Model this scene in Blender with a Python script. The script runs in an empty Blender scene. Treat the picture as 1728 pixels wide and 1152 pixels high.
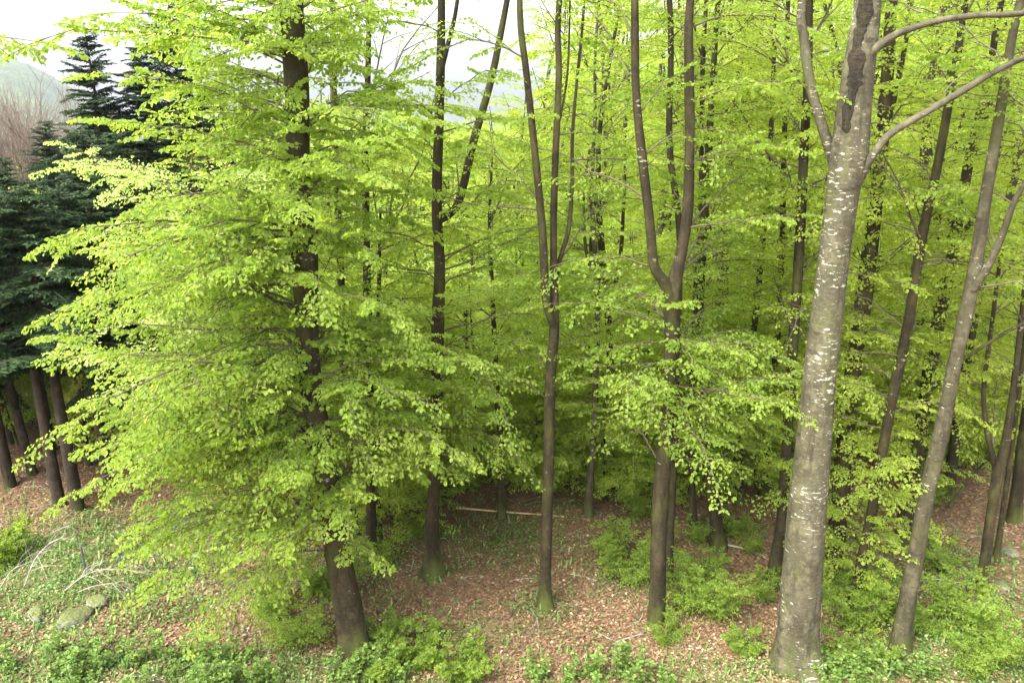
import bpy, math
import numpy as np
from mathutils import Vector
R = math.radians
PI = math.pi
scene = bpy.context.scene
COL = scene.collection

# ------------------------------------------------------------------ camera
PITCH = R(17.0)
CAM = np.array([0.0, 0.0, 8.0])
F = 1344.0                      # focal length in photograph pixels (1728 wide)
cd = bpy.data.cameras.new('camera')
cd.lens = 28.0; cd.sensor_width = 36.0; cd.clip_start = 0.1; cd.clip_end = 9000
cam = bpy.data.objects.new('camera', cd); COL.objects.link(cam)
cam.location = CAM; cam.rotation_euler = (R(90) - PITCH, 0, 0)
scene.camera = cam

# ------------------------------------------------------------------ sky, sun, exposure
SUN_EL, SUN_AZ = R(54), R(-135)     # azimuth measured from +Y towards +X
world = bpy.data.worlds.new('World'); scene.world = world
world.use_nodes = True
nt = world.node_tree
sky = nt.nodes.new('ShaderNodeTexSky'); sky.sky_type = 'NISHITA'; sky.sun_disc = False
sky.sun_elevation = SUN_EL; sky.sun_rotation = SUN_AZ
sky.dust_density = 6.0; sky.air_density = 1.0; sky.ozone_density = 1.0
bg = nt.nodes['Background']; bg.inputs['Strength'].default_value = 0.15
hs = nt.nodes.new('ShaderNodeHueSaturation'); hs.inputs['Saturation'].default_value = .35   # thin overcast: the blue is veiled
nt.links.new(sky.outputs[0], hs.inputs['Color']); nt.links.new(hs.outputs[0], bg.inputs['Color'])
sl = bpy.data.lights.new('sun', 'SUN'); sl.energy = 1.0; sl.angle = R(40); sl.color = (1.0, 0.96, 0.88)
so = bpy.data.objects.new('sun', sl); COL.objects.link(so)
sd = Vector((math.sin(SUN_AZ) * math.cos(SUN_EL), math.cos(SUN_AZ) * math.cos(SUN_EL), math.sin(SUN_EL)))
so.rotation_euler = sd.to_track_quat('Z', 'Y').to_euler(); so.location = (0, 0, 60)
scene.view_settings.view_transform = 'Standard'; scene.view_settings.look = 'None'
scene.view_settings.exposure = 2.5; scene.view_settings.gamma = 1.0
scene.cycles.max_bounces = 12; scene.cycles.diffuse_bounces = 10
scene.cycles.glossy_bounces = 2; scene.cycles.transmission_bounces = 4
scene.cycles.volume_bounces = 0
scene.cycles.use_denoising = True

# ------------------------------------------------------------------ terrain and pixel helpers
def sstep(x, a, b):
    t = np.clip((x - a) / (b - a), 0, 1); return t * t * (3 - 2 * t)
def ground_h(x, y):
    x = np.asarray(x, float); y = np.asarray(y, float)
    near = sstep(y, 60, 30)
    h = (0.10 * np.sin(x * .7 + 1.3) * np.cos(y * .55) + 0.06 * np.sin(x * 1.9 + y * 1.3) + 0.03 * np.sin(x * 4.1 - y * 3.3))
    h = h + 0.55 * np.exp(-((y - 19.5) / 2.2) ** 2) * sstep(x, -4, 0) * sstep(x, 14, 5)
    left = sstep(x, 10, -6)
    d = np.clip(y - 24, 0, None)
    h = h - left * 0.11 * np.minimum(d, 60) - (1 - left) * 0.02 * np.minimum(d, 60)
    far = np.sqrt(x * x + y * y)
    h = h - 90 * sstep(far, 70, 500)
    return h
def ray(px, py):
    u = (px - 864) / F; v = -(py - 576) / F
    c, s = math.cos(PITCH), math.sin(PITCH)
    return np.array([u, c + v * s, -s + v * c])
def onground(px, py):
    d = ray(px, py); t = 1.0
    while t < 400:
        p = CAM + d * t
        if p[2] <= ground_h(p[0], p[1]): break
        t += 0.02
    return p
def at(px, py, Y):
    d = ray(px, py); return CAM + d * (Y / d[1])
def depth(p):
    q = p - CAM; return q[1] * math.cos(PITCH) - q[2] * math.sin(PITCH)
def pix(p):
    q = np.asarray(p) - CAM
    z = q[..., 1] * math.cos(PITCH) - q[..., 2] * math.sin(PITCH)
    yy = q[..., 1] * math.sin(PITCH) + q[..., 2] * math.cos(PITCH)
    return 864 + F * q[..., 0] / z, 576 - F * yy / z

# ------------------------------------------------------------------ materials
def mat(name):
    m = bpy.data.materials.new(name); m.use_nodes = True
    n = m.node_tree.nodes; l = m.node_tree.links
    return m, n, l, n['Principled BSDF']
def ramp(n, stops, interp='LINEAR'):
    r = n.new('ShaderNodeValToRGB'); e = r.color_ramp.elements; r.color_ramp.interpolation = interp
    while len(e) > 1: e.remove(e[0])
    e[0].position = stops[0][0]; e[0].color = (*stops[0][1], 1)
    for p, c in stops[1:]:
        x = e.new(p); x.color = (*c, 1)
    return r
def noise(n, l, vec, scale, detail=3, rough=.55):
    t = n.new('ShaderNodeTexNoise'); t.inputs['Scale'].default_value = scale
    t.inputs['Detail'].default_value = detail; t.inputs['Roughness'].default_value = rough
    if vec is not None: l.new(vec, t.inputs['Vector'])
    return t
def mapping(n, l, vec, sc):
    m = n.new('ShaderNodeMapping'); m.inputs['Scale'].default_value = sc; l.new(vec, m.inputs['Vector']); return m.outputs[0]
def mixc(n, l, fac, a, b):
    m = n.new('ShaderNodeMix'); m.data_type = 'RGBA'
    if isinstance(fac, float): m.inputs[0].default_value = fac
    else: l.new(fac, m.inputs[0])
    for s, v in ((m.inputs[6], a), (m.inputs[7], b)):
        if isinstance(v, tuple): s.default_value = (*v, 1)
        else: l.new(v, s)
    return m.outputs[2]
def math_(n, l, op, a, b=None, c=None):
    m = n.new('ShaderNodeMath'); m.operation = op
    for i, v in enumerate((a, b, c)):
        if v is None: continue
        if isinstance(v, (int, float)): m.inputs[i].default_value = v
        else: l.new(v, m.inputs[i])
    return m.outputs[0]

def leaf_mat(name, stops, tstops, tr=0.5, rough=.45, spec=.35):
    m, n, l, b = mat(name)
    a = n.new('ShaderNodeAttribute'); a.attribute_name = 'tint'
    r1 = ramp(n, stops); r2 = ramp(n, tstops)
    l.new(a.outputs['Fac'], r1.inputs[0]); l.new(a.outputs['Fac'], r2.inputs[0])
    l.new(r1.outputs[0], b.inputs['Base Color']); b.inputs['Roughness'].default_value = rough
    b.inputs['Specular IOR Level'].default_value = spec
    t = n.new('ShaderNodeBsdfTranslucent'); l.new(r2.outputs[0], t.inputs[0])
    mx = n.new('ShaderNodeMixShader'); mx.inputs[0].default_value = tr
    l.new(b.outputs[0], mx.inputs[1]); l.new(t.outputs[0], mx.inputs[2])
    l.new(mx.outputs[0], n['Material Output'].inputs[0]); return m
M = {}
M['leaf'] = leaf_mat('young_beech_leaf',
    [(0, (.114, .183, .026)), (.5, (.178, .262, .04)), (1, (.266, .342, .073))],
    [(0, (.278, .405, .038)), (.5, (.415, .574, .052)), (1, (.56, .69, .10))], .6, .5, .2)
M['leaf_glow'] = leaf_mat('brightened_beech_leaf',  # beech leaf brightened for the shaded background: missing light put into its colour
    [(0, (.15, .215, .032)), (.5, (.225, .302, .048)), (1, (.33, .40, .092))],
    [(0, (.43, .555, .045)), (.5, (.55, .665, .064)), (1, (.67, .76, .118))], .6, .5, .2)
M['leaf_pale'] = leaf_mat('pale_beech_leaf',
    [(0, (.22, .32, .06)), (.5, (.31, .42, .10)), (1, (.42, .50, .17))],
    [(0, (.44, .60, .09)), (.5, (.54, .68, .14)), (1, (.64, .74, .22))], .5)
M['leaf_deep'] = leaf_mat('deeper_leaf',
    [(0, (.09, .16, .015)), (.5, (.14, .24, .02)), (1, (.22, .33, .04))],
    [(0, (.22, .38, .015)), (.5, (.33, .52, .02)), (1, (.46, .64, .05))], .5)
M['herb'] = leaf_mat('herb_leaf',
    [(0, (.05, .11, .02)), (.5, (.09, .17, .035)), (.85, (.15, .24, .06)), (1, (.28, .30, .12))],
    [(0, (.08, .18, .02)), (1, (.25, .38, .06))], .3)
M['bluish'] = leaf_mat('broad_herb_leaf',
    [(0, (.06, .12, .018)), (.6, (.12, .20, .035)), (1, (.25, .33, .09))],
    [(0, (.10, .22, .02)), (1, (.30, .42, .08))], .35, .5, .25)
M['needle'] = leaf_mat('fir_needle',
    [(0, (.014, .030, .010)), (.6, (.030, .056, .020)), (1, (.062, .10, .036))],
    [(0, (.01, .02, .008)), (1, (.03, .05, .02))], .12, .7, .1)
M['dry'] = leaf_mat('dead_leaf',
    [(0, (.10, .052, .032)), (.35, (.15, .09, .047)), (.7, (.25, .163, .09)), (.93, (.38, .27, .165)), (1, (.55, .44, .32))],
    [(0, (.10, .05, .02)), (1, (.3, .18, .1))], .1, .6, .3)

def bark_mat(name, cA, cB, lich, moss, bumpd=.4, vstretch=22.0, rough=.8):
    m, n, l, b = mat(name)
    tc = n.new('ShaderNodeTexCoord').outputs['Object']
    big = noise(n, l, tc, 1.6, 5, .6)
    fine = noise(n, l, mapping(n, l, tc, (14, 14, 30)), 1.0, 6, .7)
    s = math_(n, l, 'ADD', math_(n, l, 'MULTIPLY', big.outputs[0], .6), math_(n, l, 'MULTIPLY', fine.outputs[0], .5))
    r = ramp(n, [(.40, cA), (.66, cB)]); l.new(s, r.inputs[0])
    col = r.outputs[0]
    film = noise(n, l, mapping(n, l, tc, (5, 5, 4)), 1.0, 8, .75)          # greyish lichen film in blotches
    ff = ramp(n, [(.50, (0, 0, 0)), (.60, (1, 1, 1))]); l.new(film.outputs[0], ff.inputs[0])
    col = mixc(n, l, math_(n, l, 'MULTIPLY', ff.outputs[0], .55), col, tuple(min(.3, c * 1.65) for c in cB))
    streak = noise(n, l, mapping(n, l, tc, (11, 11, .9)), 1.0, 5, .7)      # rain streaks running down
    sf = ramp(n, [(.52, (0, 0, 0)), (.66, (1, 1, 1))]); l.new(streak.outputs[0], sf.inputs[0])
    col = mixc(n, l, math_(n, l, 'MULTIPLY', sf.outputs[0], .6), col, tuple(c * .55 for c in cA))
    # green algae film in soft patches, stronger near the foot
    sx = n.new('ShaderNodeSeparateXYZ'); l.new(tc, sx.inputs[0])
    foot = n.new('ShaderNodeMapRange'); foot.inputs[1].default_value = 0.0; foot.inputs[2].default_value = 0.7
    foot.inputs[3].default_value = .24; foot.inputs[4].default_value = 0.0; l.new(sx.outputs[2], foot.inputs[0])
    mn = noise(n, l, mapping(n, l, tc, (3.2, 3.2, 1.1)), 1.0, 5, .7)
    mf = ramp(n, [(.56 - .12 * moss, (0, 0, 0)), (.78, (1, 1, 1))])
    l.new(math_(n, l, 'ADD', mn.outputs[0], foot.outputs[0]), mf.inputs[0])
    col = mixc(n, l, math_(n, l, 'MULTIPLY', mf.outputs[0], min(1, .25 + moss)), col, (.075, .09, .018))
    # pale lichen dashes lying across the stem
    ln = noise(n, l, mapping(n, l, tc, (9, 9, vstretch)), 1.0, 5, .7)
    lb = noise(n, l, mapping(n, l, tc, (1.0, 1.0, .8)), 1.0, 3, .6)
    ls = math_(n, l, 'ADD', ln.outputs[0], math_(n, l, 'MULTIPLY', math_(n, l, 'SUBTRACT', lb.outputs[0], .5), .55))
    lf = ramp(n, [(.705 - .10 * lich, (0, 0, 0)), (.75 - .10 * lich, (1, 1, 1))]); l.new(ls, lf.inputs[0])
    col = mixc(n, l, math_(n, l, 'MULTIPLY', lf.outputs[0], min(1., lich * 1.3)), col, (.40, .40, .32))
    # dark scars
    dn = noise(n, l, mapping(n, l, tc, (4, 4, 9)), 1.0, 2, .5)
    df = ramp(n, [(.655, (0, 0, 0)), (.70, (1, 1, 1))]); l.new(dn.outputs[0], df.inputs[0])
    col = mixc(n, l, math_(n, l, 'MULTIPLY', df.outputs[0], .7), col, (.025, .02, .014))
    l.new(col, b.inputs['Base Color']); b.inputs['Roughness'].default_value = rough
    b.inputs['Specular IOR Level'].default_value = .2
    bp = n.new('ShaderNodeBump'); bp.inputs['Strength'].default_value = bumpd; bp.inputs['Distance'].default_value = .03
    hb = math_(n, l, 'ADD', math_(n, l, 'MULTIPLY', ln.outputs[0], .8), fine.outputs[0])
    l.new(hb, bp.inputs['Height']); l.new(bp.outputs[0], b.inputs['Normal']); return m
M['bark_hero'] = bark_mat('silvery_beech_bark', (.030, .027, .015), (.082, .076, .046), .86, .35, vstretch=34.0)
M['bark_grey'] = bark_mat('grey_beech_bark', (.024, .021, .011), (.064, .058, .033), .65, .4)
M['bark_brown'] = bark_mat('brown_beech_bark', (.011, .009, .004), (.036, .028, .013), .45, .5)
M['bark_backlit'] = bark_mat('backlit_beech_bark', (.010, .008, .004), (.032, .026, .012), .3, .5)  # dark of stems seen against the light, put into the bark colour
M['bark_fir'] = bark_mat('fir_bark', (.012, .009, .006), (.045, .032, .022), .1, .3, .8, 5)
m_, n_, l_, b_ = mat('twig_bark'); b_.inputs['Base Color'].default_value = (.075, .06, .038, 1); b_.inputs['Roughness'].default_value = .8
M['twig'] = m_
m_, n_, l_, b_ = mat('bleached_wood'); tc_ = n_.new('ShaderNodeTexCoord').outputs['Object']
rr_ = ramp(n_, [(.3, (.16, .14, .11)), (.7, (.38, .35, .29))]); l_.new(noise(n_, l_, tc_, 6, 4).outputs[0], rr_.inputs[0]); l_.new(rr_.outputs[0], b_.inputs['Base Color'])
b_.inputs['Roughness'].default_value = .8; M['pale_wood'] = m_
m_, n_, l_, b_ = mat('fresh_pole_wood'); b_.inputs['Base Color'].default_value = (.46, .31, .17, 1); b_.inputs['Roughness'].default_value = .7; M['pole_wood'] = m_
m_, n_, l_, b_ = mat('reddish_twig'); b_.inputs['Base Color'].default_value = (.13, .095, .072, 1); b_.inputs['Roughness'].default_value = .8; M['red_twig'] = m_
m_, n_, l_, b_ = mat('grey_post'); b_.inputs['Base Color'].default_value = (.06, .07, .08, 1); M['post'] = m_

def stone_mat():
    m, n, l, b = mat('mossy_stone'); tc = n.new('ShaderNodeTexCoord').outputs['Object']
    r = ramp(n, [(.3, (.05, .045, .035)), (.7, (.19, .17, .14))]); l.new(noise(n, l, tc, 7, 6).outputs[0], r.inputs[0])
    g = n.new('ShaderNodeNewGeometry'); s = n.new('ShaderNodeSeparateXYZ'); l.new(g.outputs['True Normal'], s.inputs[0])
    f = math_(n, l, 'ADD', s.outputs[2], math_(n, l, 'MULTIPLY', noise(n, l, tc, 5, 4).outputs[0], .9))
    fr = ramp(n, [(.85, (0, 0, 0)), (1.0, (1, 1, 1))]); l.new(math_(n, l, 'MULTIPLY', f, .8), fr.inputs[0])
    l.new(mixc(n, l, fr.outputs[0], r.outputs[0], (.075, .09, .02)), b.inputs['Base Color']); b.inputs['Roughness'].default_value = .9
    bp = n.new('ShaderNodeBump'); bp.inputs['Strength'].default_value = .8; bp.inputs['Distance'].default_value = .04
    l.new(noise(n, l, tc, 18, 6).outputs[0], bp.inputs['Height']); l.new(bp.outputs[0], b.inputs['Normal']); return m
M['stone'] = stone_mat()
def ground_mat():
    m, n, l, b = mat('forest_floor'); tc = n.new('ShaderNodeTexCoord').outputs['Object']
    r = ramp(n, [(.30, (.07, .042, .025)), (.5, (.19, .12, .07)), (.7, (.32, .22, .135))]); l.new(noise(n, l, tc, 16, 8, .8).outputs[0], r.inputs[0])
    g = ramp(n, [(.35, (.05, .075, .02)), (.7, (.13, .17, .055))]); l.new(noise(n, l, tc, 12, 6, .8).outputs[0], g.inputs[0])
    a = n.new('ShaderNodeAttribute'); a.attribute_name = 'green'
    f = math_(n, l, 'ADD', math_(n, l, 'MULTIPLY', a.outputs['Fac'], 1.25), math_(n, l, 'MULTIPLY', math_(n, l, 'SUBTRACT', noise(n, l, tc, 1.3, 6, .7).outputs[0], .5), 1.6))
    fr = ramp(n, [(.35, (0, 0, 0)), (.75, (1, 1, 1))]); l.new(f, fr.inputs[0])
    l.new(mixc(n, l, fr.outputs[0], r.outputs[0], g.outputs[0]), b.inputs['Base Color'])
    b.inputs['Roughness'].default_value = .95; b.inputs['Specular IOR Level'].default_value = .15
    bp = n.new('ShaderNodeBump'); bp.inputs['Strength'].default_value = .7; bp.inputs['Distance'].default_value = .05
    l.new(noise(n, l, tc, 22, 6, .7).outputs[0], bp.inputs['Height']); l.new(bp.outputs[0], b.inputs['Normal']); return m
M['ground'] = ground_mat()
def hill_mat():
    m, n, l, b = mat('wooded_hillside'); tc = n.new('ShaderNodeTexCoord').outputs['Object']
    r = ramp(n, [(.35, (.020, .035, .014)), (.5, (.04, .065, .02)), (.62, (.085, .12, .03)), (.75, (.11, .085, .05))])
    l.new(noise(n, l, tc, .012, 10, .75).outputs[0], r.inputs[0]); l.new(r.outputs[0], b.inputs['Base Color']); b.inputs['Roughness'].default_value = 1.0
    bp = n.new('ShaderNodeBump'); bp.inputs['Strength'].default_value = 1; bp.inputs['Distance'].default_value = 8
    l.new(noise(n, l, tc, .09, 4, .7).outputs[0], bp.inputs['Height']); l.new(bp.outputs[0], b.inputs['Normal']); return m
M['hill'] = hill_mat()

# ------------------------------------------------------------------ mesh helpers
def mesh_from(name, parts, smooth_ids=()):
    """parts: list of (verts Nx3, quads Mx4, material index, tint N or None)"""
    V, Q, MI, T = [], [], [], []; off = 0
    for v, q, mi, t in parts:
        V.append(v); Q.append(q + off); MI.append(np.full(len(q), mi, np.int32))
        T.append(np.full(len(v), .5, np.float32) if t is None else t.astype(np.float32)); off += len(v)
    V = np.concatenate(V).astype(np.float32); Q = np.concatenate(Q).astype(np.int32); MI = np.concatenate(MI); T = np.concatenate(T)
    me = bpy.data.meshes.new(name); k = Q.shape[1]
    me.vertices.add(len(V)); me.vertices.foreach_set('co', V.ravel())
    me.loops.add(Q.size); me.loops.foreach_set('vertex_index', Q.ravel())
    me.polygons.add(len(Q)); me.polygons.foreach_set('loop_start', np.arange(0, Q.size, k, dtype=np.int32))
    me.polygons.foreach_set('loop_total', np.full(len(Q), k, np.int32))
    me.polygons.foreach_set('material_index', MI)
    me.polygons.foreach_set('use_smooth', np.isin(MI, list(smooth_ids)))
    at_ = me.attributes.new('tint', 'FLOAT', 'POINT'); at_.data.foreach_set('value', T)
    me.update(); return me
def link(name, me, mats, parent=None, loc=None):
    for m in mats: me.materials.append(m)
    o = bpy.data.objects.new(name, me); COL.objects.link(o)
    if parent is not None: o.parent = parent
    if loc is not None: o.location = loc
    return o
def tag(o, label=None, cat=None, group=None, kind=None):
    if label: o['label'] = label
    if cat: o['category'] = cat
    if group: o['group'] = group
    if kind: o['kind'] = kind
    return o
def empty(name, loc, label, cat, group=None):
    o = bpy.data.objects.new(name, None); COL.objects.link(o); o.location = loc; o.empty_display_size = .3
    return tag(o, label, cat, group)

def smooth_path(pts, rad, n):
    """Catmull-Rom through pts (k,3) and radii -> n samples"""
    pts = np.asarray(pts, float); rad = np.asarray(rad, float)
    A = np.column_stack([pts, rad]); k = len(A)
    if k == 2:
        t = np.linspace(0, 1, n)[:, None]; o = A[0] * (1 - t) + A[1] * t; return o[:, :3], o[:, 3]
    E = np.vstack([2 * A[0] - A[1], A, 2 * A[-1] - A[-2]])
    seg = np.linalg.norm(np.diff(pts, axis=0), axis=1); cum = np.concatenate([[0], np.cumsum(seg)])
    s = np.linspace(0, cum[-1], n); i = np.clip(np.searchsorted(cum, s, 'right') - 1, 0, k - 2)
    t = ((s - cum[i]) / seg[i])[:, None]
    p0, p1, p2, p3 = E[i], E[i + 1], E[i + 2], E[i + 3]
    o = .5 * ((2 * p1) + (-p0 + p2) * t + (2 * p0 - 5 * p1 + 4 * p2 - p3) * t ** 2 + (-p0 + 3 * p1 - 3 * p2 + p3) * t ** 3)
    return o[:, :3], np.maximum(o[:, 3], .002)
def frames(P):
    T = np.gradient(P, axis=0); T /= np.linalg.norm(T, axis=1)[:, None] + 1e-9
    ref = np.where(np.abs(T[:, 2:3]) > .9, np.array([[1., 0, 0]]), np.array([[0, 0, 1.]]))
    if abs(T[0, 2]) > .6: ref = np.tile([[1., 0, 0]], (len(P), 1))
    else: ref = np.tile([[0, 0, 1.]], (len(P), 1))
    B = np.cross(T, ref); B /= np.linalg.norm(B, axis=1)[:, None] + 1e-9
    N = np.cross(B, T); return T, B, N
def tube(P, rad, sides=6, lump=0.0, flare=0.0, seed=0, flare_h=.35):
    P = np.asarray(P, float); rad = np.asarray(rad, float); n = len(P)
    T, B, N = frames(P); th = np.linspace(0, 2 * PI, sides, endpoint=False)
    rr = np.repeat(rad[:, None], sides, 1)
    if lump or flare:
        g = np.random.default_rng(seed); s = np.concatenate([[0], np.cumsum(np.linalg.norm(np.diff(P, axis=0), axis=1))])[:, None]
        w = np.zeros((n, sides))
        for _ in range(7):
            k = g.integers(1, 5); f = g.uniform(.6, 5); w += np.sin(k * th[None] + f * s + g.uniform(0, 6.28)) * g.uniform(.3, 1)
        rr = rr * (1 + lump * w / 3)
        if flare:
            ph = g.uniform(0, 6.28, 3); lob = .55 * np.cos(4 * th + ph[0]) + .4 * np.cos(3 * th + ph[1]) + .25 * np.cos(7 * th + ph[2])
            rr = rr * (1 + flare * np.exp(-s / flare_h) * (1 + .8 * lob[None]))
    V = P[:, None] + rr[..., None] * (np.cos(th)[None, :, None] * B[:, None] + np.sin(th)[None, :, None] * N[:, None])
    V = V.reshape(-1, 3)
    i = np.arange(n - 1)[:, None] * sides; j = np.arange(sides)[None]; j2 = (j + 1) % sides
    Q = np.stack([i + j, i + j2, i + sides + j2, i + sides + j], -1).reshape(-1, 4)
    if sides >= 4 and sides % 2 == 0 and rad[-1] > .01:       # close the far end
        last = (n - 1) * sides
        cap = [[last, last + k, last + k + 1, last + k + 2] for k in range(1, sides - 2, 2)]
        Q = np.vstack([Q, np.array(cap)])
    return V, Q
LEAF_HI = (np.array([[0, 0, 0], [.28, .36, .07], [.70, .32, .02], [1, 0, -.16], [.70, -.32, .02], [.28, -.36, .07]]), np.array([[0, 3, 2, 1], [0, 5, 4, 3]]))
LEAF_LO = (np.array([[0, 0, 0], [.45, .38, .06], [1, 0, -.14], [.45, -.38, .06]]), np.array([[0, 3, 2, 1]]))
BLADE = (np.array([[0, 0, 0], [.5, .11, 0], [1, 0, -.1], [.5, -.11, 0]]), np.array([[0, 3, 2, 1]]))
class Leaves:
    def __init__(s): s.p, s.d, s.n, s.s, s.t = [], [], [], [], []
    def add(s, p, d, n, size, tint):
        s.p.append(p); s.d.append(d); s.n.append(n); s.s.append(size); s.t.append(tint)
    def build(s, shape, mi=0):
        p = np.concatenate(s.p); d = np.concatenate(s.d); n = np.concatenate(s.n); sz = np.concatenate(s.s); t = np.concatenate(s.t)
        d = d / (np.linalg.norm(d, axis=1)[:, None] + 1e-9)
        n = n - d * np.sum(n * d, 1)[:, None]; n /= np.linalg.norm(n, axis=1)[:, None] + 1e-9
        e = np.cross(n, d); L, Fq = shape
        V = p[:, None] + sz[:, None, None] * (L[None, :, 0:1] * d[:, None] + L[None, :, 1:2] * e[:, None] + L[None, :, 2:3] * n[:, None])
        k = len(L); Q = (np.arange(len(p))[:, None, None] * k + Fq[None]).reshape(-1, 4)
        return V.reshape(-1, 3), Q, mi, np.repeat(t, k)

# ------------------------------------------------------------------ beech spray templates (a flat fan of twigs and leaves, 1 m long)
def make_template(g, step, pitch):
    P, D, TW = [], [], []
    bend = g.uniform(-.18, .18)
    ax = lambda s: np.array([s, bend * s * s, 0.0])
    s = .06; side = 1
    while s < .97:
        ln = (.50 * (1 - s) ** .8 + .07) * g.uniform(.7, 1.15) * (1 if s > .15 else .75)
        ang = side * R(g.uniform(38, 58)); b0 = ax(s)
        d = np.array([math.cos(ang), math.sin(ang), 0.0]); curl = -side * g.uniform(.1, .4)
        q = np.arange(.03, ln, pitch * g.uniform(.9, 1.1)); k = 0
        def tw(x): return b0 + d * x + np.array([-d[1], d[0], 0]) * curl * x * x - np.array([0, 0, .18]) * x * x
        for x in q:
            k = 1 - k; a2 = ang + (1 if k else -1) * R(g.uniform(30, 60))
            P.append(tw(x)); D.append((math.cos(a2), math.sin(a2), g.uniform(-.75, .1)))
        P.append(tw(ln)); D.append((math.cos(ang), math.sin(ang), g.uniform(-.8, 0)))
        TW.append((b0, tw(ln * .5), tw(ln)))
        s += step * g.uniform(.75, 1.2); side = -side
    for x in np.arange(.1, 1.0, pitch):
        a2 = (1 if g.random() < .5 else -1) * R(g.uniform(30, 70)); P.append(ax(x)); D.append((math.cos(a2), math.sin(a2), g.uniform(-.7, .1)))
    P.append(ax(1.0)); D.append((1, .1, -.3))
    return np.array(P), np.array(D), np.array([ax(t) for t in (0, .33, .66, 1)]), np.array(TW)
_g = np.random.default_rng(5)
TPL = {'hi': [make_template(_g, .105, .052) for _ in range(8)],
       'mid': [make_template(_g, .12, .068) for _ in range(8)],
       'lo': [make_template(_g, .15, .085) for _ in range(6)]}
LSIZE = {'hi': .060, 'mid': .063, 'lo': .083}

def spray(g, lod, p, yaw, pit, roll, ln, leaves, wood, tbase, keep=1.0):
    P, D, AX, TW = TPL[lod][g.integers(len(TPL[lod]))]
    d = np.array([math.cos(yaw) * math.cos(pit), math.sin(yaw) * math.cos(pit), math.sin(pit)])
    s0 = np.array([-math.sin(yaw), math.cos(yaw), 0.0]); n0 = np.cross(d, s0)
    s = s0 * math.cos(roll) + n0 * math.sin(roll); n = np.cross(d, s)
    flip = 1 if g.random() < .5 else -1
    Mx = np.stack([d, s * flip, n])
    if keep < 1.0:
        m = g.random(len(P)) < keep; P, D = P[m], D[m]
    if not len(P): return
    x = P.copy(); x[:, 2] -= .16 * x[:, 0] ** 2
    k = len(x)
    x[:, 2] += g.normal(0, .02, k); W = p + ln * (x @ Mx)
    DW = D @ Mx + g.normal(0, .25, (k, 3)) - np.array([0, 0, .22])
    NW = n[None] + g.normal(0, .62, (k, 3))
    leaves.add(W, DW, NW, LSIZE[lod] * g.uniform(.5, 1.2, k) * (.85 + .15 * ln), np.clip(tbase + g.normal(0, .2, k), 0, 1))
    if wood is not None:
        A = AX.copy(); A[:, 2] -= .16 * A[:, 0] ** 2
        v, q = tube(p + ln * (A @ Mx), np.array([.007, .005, .004, .002]) * (ln + .3), 3); wood.append((v, q))
        if lod == 'hi':
            for t3 in TW[::2]:
                t3 = t3.copy(); t3[:, 2] -= .16 * t3[:, 0] ** 2
                v, q = tube(p + ln * (t3 @ Mx), [.003, .0025, .0015], 3); wood.append((v, q))

def branch(g, lod, p, az, L, e0, e1, leaves, wood, tb, r0=None, dens=1.0, keep=1.0):
    n = 8; st = L / (n - 1); pts = [np.array(p, float)]; a = az; turn = g.normal(0, .06)
    els = np.linspace(e0, e1, n)
    for i in range(1, n):
        a += turn + g.normal(0, .07); e = els[i] + g.normal(0, .13)
        pts.append(pts[-1] + st * np.array([math.cos(a) * math.cos(e), math.sin(a) * math.cos(e), math.sin(e)]))
    pts = np.array(pts); r0 = (r0 or .02) * .75
    rad = np.linspace(r0, .003, n)
    v, q = tube(pts, rad, 5 if lod == 'hi' else 4); wood.append((v, q))
    ns = max(3, int(L * 4.6 * dens)); side = 1
    s = g.uniform(.08, .2)
    stepd = (.97 - s) / ns
    for k in range(ns):
        f = s * (n - 1); i = min(int(f), n - 2); c = pts[i] + (pts[i + 1] - pts[i]) * (f - i); dv = pts[i + 1] - pts[i]
        yaw = math.atan2(dv[1], dv[0]) + side * R(g.uniform(30, 62)); pit = math.atan2(dv[2], math.hypot(dv[0], dv[1]))
        ln = min(1.35, (.22 + .42 * L * (1 - s) ** .8) * g.uniform(.65, 1.1))
        spray(g, lod, c, yaw, pit * .6 + g.normal(-.06, .24), g.normal(0, .28), ln, leaves, wood if lod != 'lo' else None, tb + g.normal(0, .08), keep)
        side = -side; s += stepd * g.uniform(.8, 1.2)
        if s > .97: break
    dv = pts[-1] - pts[-2]
    spray(g, lod, pts[-1] - dv * .3, math.atan2(dv[1], dv[0]), math.atan2(dv[2], math.hypot(dv[0], dv[1])), g.normal(0, .12), g.uniform(.4, .65), leaves, wood, tb, keep)

def zone(g, paths, z0, z1, n, L0, L1, azc=None, azs=180, e0=(5, 60), e1=(-30, 18), lod='mid', leaves=None, wood=None, tb=.5, dens=1.0, keep=1.0):
    """n branches starting from points of the stem paths between heights z0 and z1"""
    pp = np.concatenate([p for p, r in paths]); rr = np.concatenate([r for p, r in paths])
    for k in range(n):
        z = z0 + (z1 - z0) * (k + g.uniform(0, 1)) / n
        c = np.where(np.abs(pp[:, 2] - z) < .3)[0]
        if not len(c): continue
        i = c[g.integers(len(c))]; az = R(g.uniform(-180, 180)) if azc is None else R(azc + g.uniform(-azs, azs))
        L = g.uniform(L0, L1)
        branch(g, lod, pp[i] + np.array([0, 0, z - pp[i][2]]) * .5, az, L, R(g.uniform(*e0)), R(g.uniform(*e1)), leaves, wood, tb + g.normal(0, .07), min(.006 + .0065 * L, rr[i] * .7), dens, keep)

def crown_object(root, leaves, wood, leafm, lod, origin, name='crown'):
    parts = []
    if leaves.p: parts.append(leaves.build(LEAF_HI if lod == 'hi' else LEAF_LO, 0))
    for v, q in wood: parts.append((v, q, 1, None))
    parts = [(v - origin, q, m, t) for v, q, m, t in parts]
    return link(name, mesh_from(name, parts, (1,)), [M[leafm], M['twig']], root)

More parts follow.
